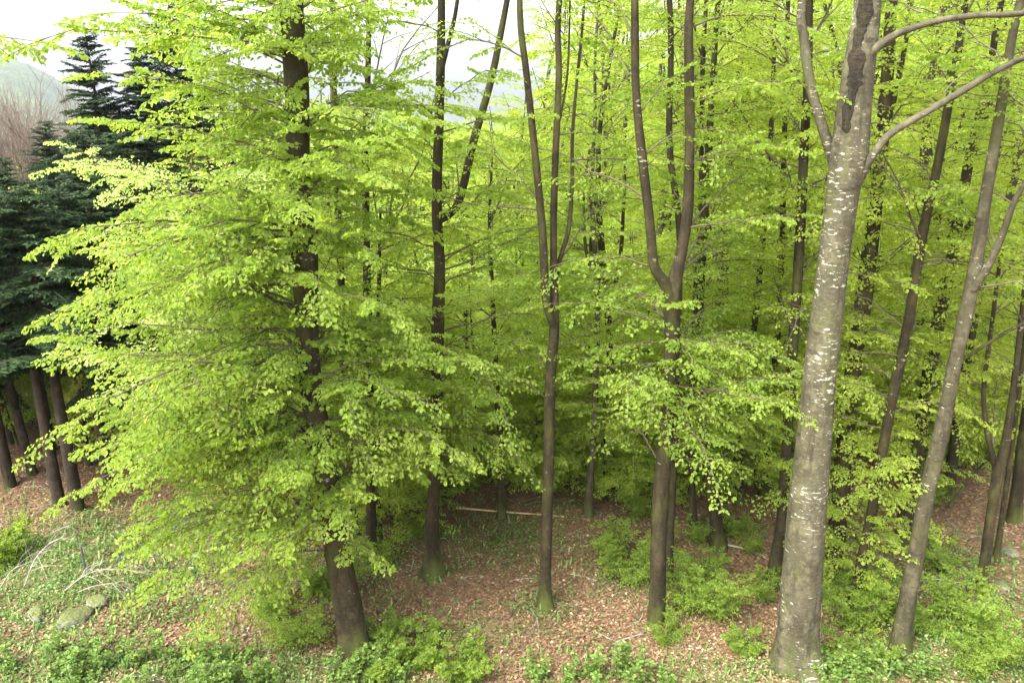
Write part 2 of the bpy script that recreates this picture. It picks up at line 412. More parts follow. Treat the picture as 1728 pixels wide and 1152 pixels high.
root_paths = {}
def hero(label, base, pts, limbs=(), bark='bark_brown', zones=(), lod='mid', leafm='leaf', tb=.5, top=13.5, flare=.5, seed=1, sides=14, yl=0.0, lump=.05, group=None, name='beech_tree', cat='tree', flare_h=.35):
    g = np.random.default_rng(seed)
    b = onground(base[0], base[1]); Y0 = b[1]
    W = [b + np.array([0, 0, -.15])]; rad = [base[2] / 2 / F * depth(b)]
    def conv(pts, Y, last=None, ylean=0.0):
        out, rr = [], []
        for i, (px, py, w) in enumerate(pts):
            q = at(px, py, Y + ylean * (i + 1)); out.append(q); rr.append(w / 2 / F * depth(q))
        return out, rr
    o, r = conv(pts, Y0, ylean=yl); W += o; rad += r
    def extend(W, rad, top):
        if pts and W[-1][2] > 6.5 and top > W[-1][2]:
            d = W[-1] - W[-2]; d = d / np.linalg.norm(d); h = top - W[-1][2]
            d = d * .6 + np.array([g.normal(0, .08), g.normal(0, .08), .6]); d /= np.linalg.norm(d)
            m = W[-1] + d * h * .5; W += [m, m + (d + np.array([g.normal(0, .1), g.normal(0, .1), .2])) * h * .45]; rad += [rad[-1] * .62, .012]
        return W, rad
    W, rad = extend(W, rad, top)
    P, rr = smooth_path(W, rad, max(24, int(len(W) * 8)))
    root = empty(name, tuple(b), label, cat, group)
    v, q = tube(P, rr, sides, lump, flare, seed, flare_h)
    link('trunk', mesh_from('trunk', [(v - b, q, 0, None)], (0,)), [M[bark]], root)
    root_paths[root.name] = (P, rr)
    paths = [(P, rr)]
    for lb in limbs:
        lt = lb.get('top', 0); yo = lb.get('yl', 0.0)
        o, r = conv(lb['p'], Y0, ylean=yo)
        if lt: o, r = extend(o, r, lt)
        lp, lr = smooth_path(o, r, max(12, len(o) * 6))
        v, q = tube(lp, lr, 10, lump, 0, seed + 7)
        link('limb', mesh_from('limb', [(v - b, q, 0, None)], (0,)), [M[bark]], root); paths.append((lp, lr))
    if zones:
        lv, wd = Leaves(), []
        for z in zones:
            z = dict(z); src = z.pop('on', None); ps = paths if src is None else [paths[i] for i in src]
            z.setdefault('lod', lod); z.setdefault('tb', tb)
            a = z.pop('a', (None, 180)); z0, z1 = z.pop('z'); L0, L1 = z.pop('L'); n = z.pop('n')
            zone(g, ps, z0, z1, n, L0, L1, azc=a[0], azs=a[1], leaves=lv, wood=wd, **z)
        crown_object(root, lv, wd, leafm, lod, b)
    return root

# ================================================================== SETTING
def greenness(x, y):
    """where herbs and grass grow between the dead leaves"""
    x = np.asarray(x, float); y = np.asarray(y, float)
    g_ = np.zeros(np.broadcast(x, y).shape)
    for cx, cy, rx, ry, a in GREEN:
        g_ = np.maximum(g_, a * np.exp(-(((x - cx) / rx) ** 2 + ((y - cy) / ry) ** 2)))
    return g_
GREEN = []
for px, py, rx, ry, a in [(120, 960, 3.2, 2.2, 1.), (60, 1010, 2.6, 1.6, .9), (200, 1130, 4.5, .7, .95), (850, 905, 1.6, 1.2, .6), (740, 960, .9, .5, .5), (800, 1070, 1.6, .6, .5),
                          (1040, 960, 1.2, 1.0, .6), (1150, 1140, 2.5, .4, .7), (1450, 1120, 1.8, .5, .8), (1600, 1080, 2.2, .8, .95), (1560, 960, 2.0, 1.0, .7), (1240, 900, 1.4, .8, .45),
                          (560, 960, 1.6, 1.6, .6), (1700, 1120, 1.6, .6, .9), (330, 900, 2.4, 1.5, .8), (1650, 1010, 1.5, .6, .7), (920, 1030, .5, .3, .8), (1340, 1120, .7, .35, .7)]:
    q = onground(px, py); GREEN.append((q[0], q[1], rx, ry, a))

def build_terrain():
    # polar sheet, fine near the camera and reaching past the hills
    r = np.concatenate([np.linspace(.5, 30, 150), np.geomspace(30.6, 3000, 110)]); th = np.linspace(0, 2 * PI, 361)[:-1]
    # finer angular step in front is not needed: relief there is gentle
    X = r[:, None] * np.sin(th); Y = r[:, None] * np.cos(th); Z = ground_h(X, Y)
    V = np.stack([X, Y, Z], -1).reshape(-1, 3); n = len(th)
    i = np.arange(len(r) - 1)[:, None] * n; j = np.arange(n)[None]; j2 = (j + 1) % n
    Q = np.stack([i + j, i + j2, i + n + j2, i + n + j], -1).reshape(-1, 4)[:, ::-1]
    me = mesh_from('ground', [(V, Q, 0, None)], (0,))
    a = me.attributes.new('green', 'FLOAT', 'POINT'); a.data.foreach_set('value', greenness(V[:, 0], V[:, 1]).astype(np.float32))
    tag(link('ground', me, [M['ground']]), kind='structure')
build_terrain()

def build_hill():
    a = np.linspace(R(-75), R(75), 260); t = np.linspace(0, 1, 40)
    crest = -48 + 102 * sstep(a, R(-21), R(-33)) + 60 * sstep(a, R(10), R(60)) + 3 * np.sin(a * 7.7) + 2.5 * np.sin(a * 31) + 1.2 * np.sin(a * 83)
    rr = 620 + 700 * t
    g = np.random.default_rng(3)
    Z = -88 + (crest[None] + 8 + 88) * np.sin(t[:, None] * PI / 2) ** .9 + g.normal(0, 1.1, (len(t), len(a)))
    X = rr[:, None] * np.sin(a); Y = rr[:, None] * np.cos(a)
    V = np.stack([X, Y, Z], -1).reshape(-1, 3); n = len(a)
    i = np.arange(len(t) - 1)[:, None] * n; j = np.arange(n - 1)[None]
    Q = np.stack([i + j, i + j + 1, i + n + j + 1, i + n + j], -1).reshape(-1, 4)[:, ::-1]
    tag(link('hills', mesh_from('hills', [(V, Q, 0, None)], (0,)), [M['hill']]), kind='structure')
build_hill()

def scatter_litter():
    g = np.random.default_rng(21); n = 520000
    Y = 8.5 + 21 * g.random(n) ** 1.15; X = (g.random(n) * 2 - 1) * (Y * .72 + 1)
    k = g.random(n) > greenness(X, Y) * .75; X, Y = X[k], Y[k]; n = len(X)
    Z = ground_h(X, Y) + g.uniform(.004, .035, n); lv = Leaves(); a = g.uniform(0, 2 * PI, n)
    dens = .5 + .5 * np.sin(X * 1.1 + 2 * np.sin(Y * .7)) * np.cos(Y * .9 + X * .3)
    lv.add(np.stack([X, Y, Z], 1), np.stack([np.cos(a), np.sin(a), g.normal(0, .25, n)], 1), np.stack([g.normal(0, .35, n), g.normal(0, .35, n), np.ones(n)], 1),
           g.uniform(.028, .065, n), np.clip(g.normal(.42, .26, n) + .22 * (dens - .5), 0, 1))
    tag(link('leaf_litter', mesh_from('leaf_litter', [lv.build(LEAF_LO)]), [M['dry']]), 'reddish brown dead beech leaves covering the forest floor', 'leaf litter', kind='stuff')
scatter_litter()
def scatter_herbs():
    g = np.random.default_rng(22); n = 420000
    Y = 8.5 + 17 * g.random(n) ** 1.1; X = (g.random(n) * 2 - 1) * (Y * .72 + 1)
    clump = .5 + .5 * np.sin(X * 2.3 + 1.7 * np.sin(Y * 1.9)) * np.sin(Y * 2.9 + 1.3 * np.sin(X * 1.7)) + .35 * np.sin(X * 7 + Y * 5) * np.sin(Y * 8 - X * 3)
    k = g.random(n) < (greenness(X, Y) * .8 + .04) * np.clip(clump, 0.02, 1.2); X, Y = X[k], Y[k]; n = len(X); clump = clump[k]
    h = g.uniform(.0, .16, n) * np.clip(clump, .2, 1)
    Z = ground_h(X, Y) + h; a = g.uniform(0, 2 * PI, n); lv = Leaves()
    lv.add(np.stack([X, Y, Z], 1), np.stack([np.cos(a), np.sin(a), g.uniform(-.2, .9, n)], 1), np.stack([g.normal(0, .5, n), g.normal(0, .5, n), np.ones(n)], 1), g.uniform(.025, .06, n), np.clip(g.normal(.5, .25, n), 0, 1))
    # grass blades
    m = 60000; Yb = 8.5 + 14 * g.random(m); Xb = (g.random(m) * 2 - 1) * (Yb * .72 + 1)
    kb = g.random(m) < greenness(Xb, Yb) * .5; Xb, Yb = Xb[kb], Yb[kb]; m = len(Xb); a = g.uniform(0, 2 * PI, m)
    lb = Leaves(); lb.add(np.stack([Xb, Yb, ground_h(Xb, Yb)], 1), np.stack([np.cos(a) * .6, np.sin(a) * .6, g.uniform(.5, 1.3, m)], 1), np.stack([np.cos(a), np.sin(a), np.full(m, -.3)], 1), g.uniform(.07, .19, m), np.clip(g.normal(.6, .25, m), 0, 1))
    v, q, mi, t = lb.build(BLADE)
    tag(link('ground_cover', mesh_from('ground_cover', [lv.build(LEAF_LO), (v, q, 0, t)]), [M['herb']]), 'low green herbs and grass tufts between the dead leaves', 'ground cover', kind='stuff')
scatter_herbs()

def scatter_twigs():
    g = np.random.default_rng(23); parts = []
    for k in range(900):
        y = 9 + 17 * g.random(); x = (g.random() * 2 - 1) * (y * .7 + 1); a = g.uniform(0, 6.28); L = g.uniform(.12, .75); d = np.array([math.cos(a), math.sin(a)]); e = np.array([-d[1], d[0]]) * g.normal(0, .12) * L
        q = [np.array([x, y]) + d * L * t + e * (1 - (2 * t - 1) ** 2) for t in (0, .35, .7, 1)]; P = np.array([[u[0], u[1], ground_h(u[0], u[1]) + .025 + .02 * g.random()] for u in q]); r = g.uniform(.003, .009)
        parts.append((*tube(P, [r, r * .9, r * .7, r * .4], 4), int(g.random() < .35), None))
    tag(link('fallen_twigs', mesh_from('fallen_twigs', parts, (0, 1)), [M['twig'], M['pale_wood']]), 'small fallen twigs strewn over the dead leaves', 'twigs', kind='stuff')
scatter_twigs()

# ================================================================== NAMED TREES OF THE PHOTOGRAPH
UP = 14.0
# the leafy beech on the left
hero('big beech hung with layers of bright leaves from top to foot', (600, 1108, 52),
     [(590, 1045, 47), (565, 900, 42), (548, 780, 38), (530, 680, 38), (519, 590, 38), (516, 500, 40), (514, 435, 46), (508, 350, 37), (503, 250, 38), (501, 150, 41), (495, 50, 40), (492, 0, 38)],
     bark='bark_brown', lod='hi', top=14.5, flare=.5, seed=11, sides=20, lump=.05, tb=.55, zones=[
        dict(z=(1.6, 4.2), n=20, L=(2.0, 3.5), a=(178, 38), keep=.9, e0=(5, 28), e1=(-30, -8)),
        dict(z=(3.6, 6.3), n=21, L=(2.2, 3.5), keep=.85, a=(172, 42), e0=(5, 40), e1=(-28, 0)),
        dict(z=(6.2, 9.3), n=17, L=(1.7, 3.2), keep=.8, a=(168, 48), e0=(5, 40), e1=(-25, 8)),
        dict(z=(3.0, 8.6), n=16, L=(1.0, 2.4), a=(178, 70)),
        dict(z=(2.7, 4.8), n=13, L=(1.3, 2.4), a=(8, 50), e0=(5, 32), e1=(-25, -4)),
        dict(z=(4.0, 9.0), n=16, L=(1.0, 2.0), a=(0, 50)),
        dict(z=(3.0, 9.0), n=20, L=(1.3, 2.4), a=(90, 60)),
        dict(z=(2.6, 8.5), n=9, L=(.9, 2.0), a=(-95, 45)), dict(z=(2.0, 9), n=34, L=(.35, .95), a=(-90, 90)),
        dict(z=(8.8, 13.8), n=16, L=(1.2, 2.8), lod='mid', dens=.8)])
# tall twin stem beech left of centre
hero('beech with a flared foot at the left edge of the clearing, forking high up', (733, 972, 34),
     [(731, 935, 25), (729, 880, 23), (735, 780, 20), (737, 650, 20), (739, 540, 22), (742, 450, 18), (737, 350, 18), (741, 200, 16), (744, 90, 15), (745, 0, 13)],
     limbs=[dict(p=[(740, 372, 14), (772, 345, 14), (800, 235, 14), (830, 130, 12), (856, 0, 10)], top=12.5, yl=.06), dict(p=[(742, 130, 9), (757, 70, 8), (772, 0, 7)], top=12, yl=-.05)],
     bark='bark_brown', flare=.9, seed=12, zones=[
        dict(z=(2.0, 6.3), n=26, L=(1.4, 2.7), tb=.5), dict(z=(6.0, 8.2), n=8, L=(1.0, 2.0)), dict(z=(8.3, 13), n=7, L=(1.0, 1.9), keep=.7)])
# centre beech of three stems
hero('slim bare beech in the middle of the clearing, splitting into upright stems', (919, 1024, 26),
     [(920, 985, 20), (922, 900, 19), (926, 760, 19), (929, 640, 18), (935, 560, 18), (936, 520, 15), (934, 420, 12), (936, 300, 12), (943, 130, 11), (944, 0, 10)],
     limbs=[dict(p=[(933, 545, 14), (921, 505, 15), (916, 400, 14), (904, 270, 13), (889, 130, 12), (877, 0, 11)], top=13, yl=-.05),
            dict(p=[(936, 500, 8), (944, 440, 8), (959, 390, 8), (965, 320, 7), (966, 230, 6), (974, 130, 5), (986, 0, 5)], top=12, yl=.06),
            dict(p=[(938, 235, 4), (957, 130, 4), (962, 0, 3)], yl=.05)],
     bark='bark_brown', flare=.55, seed=13, flare_h=.2, zones=[dict(z=(3.6, 8.6), n=15, L=(1.0, 2.0), a=(90, 75)), dict(z=(8.8, 13), n=9, L=(1.0, 2.0), keep=.7)])
# forked beech right of centre
hero('grey beech dividing in a wide U fork above a mass of leaves', (1106, 1052, 29),
     [(1109, 1010, 27), (1112, 900, 27), (1119, 790, 26), (1128, 680, 24), (1134, 580, 25), (1134, 500, 30), (1146, 440, 20), (1160, 360, 18), (1164, 230, 17), (1163, 120, 16), (1165, 0, 14)],
     limbs=[dict(p=[(1134, 520, 20), (1122, 478, 20), (1104, 450, 18), (1096, 370, 16), (1083, 260, 16), (1073, 150, 14), (1071, 0, 13)], top=13, yl=-.04)],
     bark='bark_brown', flare=.12, seed=14, zones=[ dict(z=(2.9, 5.4), n=11, L=(.5, 1.3), a=(-90, 85), tb=.5),
        dict(z=(3.0, 4.9), n=11, L=(1.2, 2.2), a=(-50, 130), tb=.5, keep=.8), dict(z=(2.6, 6.0), n=18, L=(1.3, 2.6), a=(90, 95), tb=.42), dict(z=(6.0, 9.0), n=14, L=(1.1, 2.2), a=(60, 110)), dict(z=(9, 13), n=9, L=(1.1, 2.1), keep=.8)])
hero('dark narrow beech right behind the grey U forked beech', (1128, 985, 15), [(1131, 900, 13), (1136, 780, 13), (1142, 600, 12), (1147, 400, 11), (1130, 250, 11), (1132, 100, 10), (1130, 0, 9)],
     bark='bark_backlit', seed=15, flare=.3, zones=[dict(z=(4.0, 9), n=14, L=(1.0, 2.1), a=(90, 100)), dict(z=(9, 13), n=6, L=(1, 2), keep=.8)])
# the big silver beech
BIG = hero('thickest beech, bare smooth silvery bark speckled with white dashes', (1344, 1122, 80),
     [(1346, 1075, 68), (1353, 980, 65), (1360, 880, 63), (1370, 780, 59), (1377, 700, 56), (1386, 610, 52), (1397, 520, 52), (1409, 420, 50), (1423, 320, 54), (1433, 260, 60), (1440, 190, 56), (1450, 110, 51), (1459, 50, 47), (1464, 0, 43)],
     limbs=[dict(p=[(1425, 330, 24), (1404, 262, 20), (1385, 205, 17), (1367, 140, 17), (1356, 60, 15), (1354, 0, 14)], top=12.5, yl=.05),
            dict(p=[(1446, 125, 18), (1464, 97, 17), (1482, 78, 15), (1518, 56, 12), (1580, 36, 11), (1650, 26, 10), (1728, 22, 10), (1850, -10, 7), (1960, -60, 3)], yl=-.05),
            dict(p=[(1424, 350, 16), (1446, 310, 17), (1467, 270, 15), (1500, 228, 13), (1555, 194, 12), (1620, 156, 12), (1680, 120, 11), (1728, 98, 10), (1840, 60, 7), (1950, 20, 3)], yl=-.04)],
     bark='bark_hero', top=15, flare=.42, seed=16, sides=32, lump=.022, flare_h=.33, zones=[
        dict(z=(9.3, 14.5), n=16, L=(1.5, 3.0), keep=.85, a=(0, 120)), dict(z=(7.9, 9.2), n=5, L=(.6, 1.2), on=[2, 3], a=(60, 80), keep=.7)])
def wound(root, zlo, zhi):
    P, rr = root_paths[root.name]; b = np.array(root.location); g = np.random.default_rng(4)
    i = np.where((P[:, 2] > zlo) & (P[:, 2] < zhi))[0]; P, _r = smooth_path(P[i], rr[i], 60); T, B, N = frames(P); s = np.linspace(0, 1, 60)
    to = CAM[None] - P; base = np.arctan2(np.sum(to * N, 1), np.sum(to * B, 1)) + .25
    w = (.52 * np.sin(PI * s) ** .45) * (1 + .25 * np.sin(s * 23) + .18 * np.sin(s * 51 + 1) + .12 * g.normal(0, 1, 60)); m = 15
    u = np.linspace(-1, 1, m); th = base[:, None] + u[None] * w[:, None] + .10 * np.sin(s * 17)[:, None]
    hgt = .004 + .012 * (1 - np.abs(u[None]) ** 2) * (1 + .5 * g.normal(0, 1, (60, m))); hgt[:, 0] = hgt[:, -1] = -.01; hgt[0] = hgt[-1] = -.01
    r = _r[:, None] * 1.015 + hgt
    V = (P[:, None] + r[..., None] * (np.cos(th)[..., None] * B[:, None] + np.sin(th)[..., None] * N[:, None])).reshape(-1, 3) - b
    a = np.arange(59)[:, None] * m; c = np.arange(m - 1)[None]; Q = np.stack([a + c, a + c + 1, a + m + c + 1, a + m + c], -1).reshape(-1, 4)
    mm = bark_mat('rotten_brown_wood', (.008, .007, .005), (.034, .026, .016), .3, .4, .9)
    tag(link('bark_wound', mesh_from('bark_wound', [(V, Q, 0, None)], (0,)), [mm], root), 'long dark brown rotten wound')
wound(BIG, 7.55, 9.9)
# slender pale leaning beech
hero('slender pale grey beech leaning to the right beside the thickest silvery beech', (1519, 1100, 34),
     [(1524, 1060, 29), (1545, 940, 26), (1565, 830, 25), (1590, 720, 25), (1610, 620, 22), (1633, 515, 23), (1649, 430, 21), (1664, 330, 19), (1684, 210, 17), (1700, 110, 15), (1722, 0, 13)],
     limbs=[dict(p=[(1640, 490, 14), (1664, 455, 13), (1690, 400, 12), (1712, 340, 10), (1740, 290, 9), (1790, 180, 6)], yl=-.05)],
     bark='bark_grey', seed=17, sides=18, flare=.25, zones=[dict(z=(5.2, 9.2), n=16, L=(1.0, 2.1), a=(80, 110)), dict(z=(9.2, 13), n=8, L=(1, 2), keep=.8)])
# the wood behind, each stem where the photograph has it
def mid(label, base, pts, zs=(3, 9), n=22, L=(1.1, 2.3), bark='bark_backlit', a=(90, 120), seed=0, **k):
    k.setdefault('leafm', 'leaf_glow')
    z = [dict(z=zs, n=n, L=L, a=a), dict(z=(9, 13.5), n=5, L=(1.0, 1.9), keep=.7), dict(z=(3.5, 9), n=7, L=(.7, 1.7), keep=.10), dict(z=(5, 10), n=4, L=(1.6, 3.2), e0=(45, 68), e1=(40, 65), keep=.35, dens=.7)]
    return hero(label, base, pts, bark=bark, seed=seed, zones=z + k.pop('more', []), flare=k.pop('flare', .55), sides=10, **k)
mid('dark upright beech left of the thickest silvery beech, its lower stem leafy', (1306, 985, 26), [(1311, 940, 20), (1320, 870, 18), (1329, 730, 17), (1339, 570, 17), (1350, 400, 16), (1357, 250, 15), (1364, 120, 13), (1366, 0, 12)], seed=31, more=[dict(z=(.8, 4.5), n=12, L=(.5, 1.1))])
mid('broad dark beech rising just behind the right side of the thickest silvery beech', (1408, 960, 30), [(1412, 900, 28), (1425, 760, 27), (1440, 620, 26), (1457, 520, 25), (1472, 400, 23), (1484, 290, 22), (1493, 180, 22), (1500, 90, 20), (1506, 0, 18)], seed=32, bark='bark_brown',
    limbs=[dict(p=[(1500, 200, 10), (1515, 140, 9), (1530, 60, 8), (1535, 0, 7)])], more=[dict(z=(.3, 3.6), n=34, L=(.4, .95)), dict(z=(3.5, 5.5), n=8, L=(.7, 1.5))])
mid('leaf clad beech midway between the thickest silvery and the pale leaning beech', (1438, 1030, 20), [(1452, 960, 19), (1476, 840, 17), (1500, 700, 17), (1530, 560, 17), (1556, 400, 16), (1580, 290, 15), (1600, 180, 14), (1618, 80, 12), (1630, 0, 10)], seed=33, bark='bark_brown', more=[dict(z=(.3, 3.2), n=22, L=(.4, .9))])
mid('dark leaning beech just left of the slender pale leaning beech', (1522, 920, 26), [(1530, 860, 24), (1551, 740, 22), (1566, 640, 22), (1584, 540, 22), (1604, 440, 20), (1622, 340, 18), (1640, 250, 16), (1668, 130, 12), (1690, 0, 10)], seed=34,
    limbs=[dict(p=[(1600, 460, 12), (1625, 400, 11), (1662, 330, 10), (1690, 240, 8), (1712, 160, 6)])], more=[dict(z=(1, 4), n=10, L=(.8, 1.6))])
mid('low forking twisted beech near the right edge, on the brown slope', (1656, 1003, 18), [(1662, 950, 17), (1671, 880, 17), (1684, 800, 18), (1698, 740, 14), (1712, 640, 10), (1728, 500, 9), (1750, 300, 8)], seed=35, bark='bark_brown',
    limbs=[dict(p=[(1684, 800, 12), (1668, 740, 9), (1660, 660, 8), (1672, 560, 7), (1690, 420, 6)], yl=.1)], n=24, zs=(2.6, 9))
mid('thin brown sapling beech just right of the fork twisted beech at the right edge', (1682, 948, 10), [(1690, 880, 9), (1704, 780, 8), (1722, 640, 8), (1740, 480, 7)], seed=36, bark='bark_brown', n=14, zs=(2.6, 8))
mid('straight little beech with a bare brown stem at the far end of the clearing', (846, 873, 13), [(846, 820, 12), (845, 740, 11), (838, 660, 11), (834, 560, 9), (830, 480, 8), (826, 380, 6), (830, 280, 4)], seed=37, bark='bark_brown', n=20, zs=(3.2, 7.5), a=(90, 95), top=7)
mid('short pale grey beech stem at the far right end of the clearing', (992, 871, 16), [(996, 820, 12), (1001, 740, 11), (1006, 620, 10), (1008, 500, 10), (1003, 400, 9), (998, 320, 8), (1004, 200, 6), (1006, 60, 5)], seed=38, bark='bark_grey', n=26, zs=(2.2, 8.5),
    limbs=[dict(p=[(1008, 470, 7), (990, 430, 6), (985, 340, 5), (995, 250, 4)])])
mid('dark stem between the big leafy beech and the flared foot beech', (626, 950, 18), [(626, 860, 17), (624, 750, 16), (622, 600, 15), (618, 400, 13), (617, 250, 12), (621, 120, 10), (622, 0, 8)], seed=39, zs=(3, 7.6), n=24)
mid('thin dark stem close behind the leafy beech, right of its trunk', (600, 905, 12), [(590, 760, 12), (580, 600, 12), (576, 480, 12), (570, 350, 11), (564, 200, 12), (562, 80, 11), (560, 0, 10)], seed=40, zs=(2.5, 8), n=16)
mid('slim companion stem tight against the dark beech behind the big leafy beech', (640, 925, 11), [(638, 850, 11), (636, 750, 10), (637, 600, 8), (640, 450, 6), (642, 350, 4)], seed=41, zs=(2, 6), n=12, top=6)
mid('dark beech with a left leaning foot to the right of the U forked beech', (1214, 925, 26), [(1207, 870, 20), (1194, 790, 17), (1184, 700, 15), (1180, 560, 14), (1186, 420, 13), (1196, 250, 12), (1204, 120, 10), (1212, 0, 9)], seed=42, n=26, zs=(2.2, 9))
mid('small dark beech stem half hidden behind the dark beech with the left leaning foot', (1172, 900, 13), [(1168, 820, 11), (1166, 700, 10), (1172, 520, 9), (1182, 380, 9), (1184, 240, 8), (1186, 110, 8), (1192, 0, 7)], seed=43, n=20, zs=(2.2, 9))
mid('distant dark beech stem in the gap left of the thickest silvery beech', (1246, 850, 12), [(1250, 760, 11), (1262, 640, 10), (1276, 520, 10), (1288, 400, 9), (1300, 240, 8), (1306, 100, 7), (1310, 0, 6)], seed=44, n=24, zs=(2.4, 9))
mid('brown beech stem farther back, second in the gap left of the thickest silvery beech', (1288, 838, 12), [(1293, 760, 12), (1306, 640, 11), (1318, 460, 10), (1322, 300, 9), (1326, 150, 8), (1330, 0, 7)], seed=45, n=24, zs=(2.4, 9), bark='bark_brown')
mid('dark many stemmed beech between the slim bare centre beech and the U forked one', (1030, 838, 14), [(1030, 700, 12), (1028, 560, 12), (1016, 430, 12), (1010, 340, 10), (1012, 220, 8), (1030, 100, 6), (1045, 0, 5)], seed=46, n=28, zs=(2.2, 9),
    limbs=[dict(p=[(1026, 500, 8), (1000, 440, 8), (1000, 380, 7), (1006, 300, 5)]), dict(p=[(1028, 520, 8), (1046, 440, 7), (1052, 350, 6), (1056, 260, 4)])])
mid('dark beech with wide thin limbs at the upper right, behind the slender leaning beech', (1600, 838, 18), [(1612, 740, 17), (1630, 620, 16), (1650, 500, 16), (1690, 380, 14), (1722, 260, 12), (1760, 120, 9)], seed=47, n=26, zs=(2.6, 9))
mid('dark beech stem rising at the right frame edge above the brown slope', (1712, 880, 20), [(1722, 780, 18), (1740, 640, 16), (1762, 480, 14)], seed=48, n=22, zs=(2.2, 9))
mid('pale young beech of yellowish leaves glowing behind the big leafy beech', (420, 900, 14), [(405, 780, 12), (380, 640, 11), (360, 520, 9), (345, 420, 7), (335, 330, 4)], seed=49, bark='bark_brown', leafm='leaf_pale', zs=(2.8, 6.6), n=44, L=(1.3, 3.0), a=(170, 170), top=7)
mid('pale green young beech glowing beyond the straight little beech', (800, 800, 12), [(795, 700, 10), (788, 600, 9), (785, 500, 7)], seed=50, leafm='leaf_pale', zs=(2.2, 6), n=26, L=(1.2, 2.4), a=(0, 180), top=6)

# ================================================================== FIRS
def fir_mesh(g, H, Rm, z0, trunk_r, dens=1.0):
    lv, wd = Leaves(), []
    z = z0
    while z < H - .15:
        f = (z - z0) / (H - z0); Lb = Rm * (1 - f) ** .75 + .12
        nb = g.integers(6, 9)
        a0 = g.uniform(0, 6.28)
        for k in range(nb):
            if g.random() < .14: continue
            az = a0 + k * 2 * PI / nb + g.normal(0, .3); L = Lb * g.uniform(.45, 1.2); n = 7
            e = np.linspace(R(8 + 25 * f), R(-24 + 32 * f), n) + g.normal(0, .20); pts = [np.array([0, 0, z + g.normal(0, .13)])]; st = L / (n - 1)
            for i in range(1, n): pts.append(pts[-1] + st * np.array([math.cos(az) * math.cos(e[i]), math.sin(az) * math.cos(e[i]), math.sin(e[i])]))
            pts = np.array(pts); v, q = tube(pts, np.linspace(.012 + .01 * L, .003, n), 4); wd.append((v, q))
            m = max(4, int(L / .075)); s = np.linspace(.12, 1, m)
            for side in (-1, 1):
                for t in s:
                    fi = t * (n - 1); i = min(int(fi), n - 2); c = pts[i] + (pts[i + 1] - pts[i]) * (fi - i)
                    sl_ = (.10 + .42 * L * (1 - t) ** .7 * .6) * g.uniform(.6, 1.15); aa = az + side * R(g.uniform(40, 62)); kk = max(3, int(sl_ / .045 * dens))
                    x = np.linspace(0, sl_, kk); d = np.array([math.cos(aa), math.sin(aa), e[i] - .15])
                    pos = c + x[:, None] * d - np.array([0, 0, .25]) * (x[:, None] ** 2)
                    for sd in (-1, 1):
                        a2 = aa + sd * R(42) + g.normal(0, .2, kk)
                        lv.add(pos, np.stack([np.cos(a2), np.sin(a2), g.normal(-.1, .25, kk)], 1), np.stack([g.normal(0, .35, kk), g.normal(0, .35, kk), np.ones(kk)], 1), g.uniform(.09, .15, kk), np.clip(g.normal(.45, .22, kk), 0, 1))
        z += (.17 + .12 * (1 - f)) * g.uniform(.8, 1.2)
    P = np.array([[0, 0, -.3], [0, 0, H * .35], [0.03, 0, H * .7], [0, 0, H]]); pp, rr = smooth_path(P, [trunk_r * 1.15, trunk_r * .85, trunk_r * .45, .012], 24)
    v, q = tube(pp, rr, 10, .04, .25, 3)
    tm = mesh_from('trunk', [(v, q, 0, None)], (0,))
    NB = (np.array([[0, 0, 0], [.5, .2, 0], [1, 0, -.1], [.5, -.2, 0]]), np.array([[0, 3, 2, 1]]))
    cm = mesh_from('crown', [lv.build(NB)] + [(a, b, 1, None) for a, b in wd], (1,))
    tm.materials.append(M['bark_fir']); cm.materials.append(M['needle']); cm.materials.append(M['twig']); return tm, cm
def place(name, meshes, loc, rz, sc, label, cat, group=None):
    root = bpy.data.objects.new(name, None); COL.objects.link(root); root.location = loc; root.rotation_euler = (0, 0, rz); root.scale = (sc, sc, sc) if not isinstance(sc, tuple) else sc
    tag(root, label, cat, group)
    for nm, me in meshes: o = bpy.data.objects.new(nm, me); COL.objects.link(o); o.parent = root
    return root
g = np.random.default_rng(77)
FIR = [fir_mesh(g, 11.5, 2.7, 3.0, .15), fir_mesh(g, 8.5, 2.4, 4.5, .15), fir_mesh(g, 12.5, 3.3, 4.4, .17)]
def fir(px, Y, ztop, kind, label, rz, base=None, group='dark firs at the left edge of the wood'):
    tm, cm = FIR[kind]; H = [11.5, 8.5, 12.5][kind]; top = at(px, 300, Y); x = top[0] if base is None else onground(*base)[0]
    if base is not None: Y = onground(*base)[1]
    gz = float(ground_h(x, Y)); s = (ztop - gz) / H
    return place('fir_tree', [('trunk', tm), ('crown', cm)], (x, Y, gz - .05), rz, s, label, 'tree', group)
fir(180, 25, 9.9, 0, 'dark fir whose narrow tip stands clear against the white sky', .3)
fir(318, 29, 11.3, 2, 'tallest dark fir, mostly hidden by the top of the leafy beech', 1.2)
fir(0, 0, 6.3, 1, 'fir with the darkest straight bare lower stem, at the left', 2.2, base=(100, 852))
fir(0, 0, 6.6, 1, 'brown stemmed fir standing right beside the darkest fir stem', 4.0, base=(132, 862))
fir(0, 0, 6.2, 1, 'dark fir with a thick flared foot at the left edge of the photo', 5.1, base=(18, 822))
fir(0, 0, 6.4, 1, 'fir with low dark boughs, half behind the leafy beech', .9, base=(185, 822))
fir(262, 26, 9.6, 2, 'dark fir between the tall narrow one and the leafy beech crown', 3.3)
fir(-70, 22, 6.8, 2, 'dark fir leaning in from beyond the left edge, boughs low', 2.9)
fir(90, 33, 7.2, 2, 'distant dark fir filling the gap under the pale hill', 1.9)
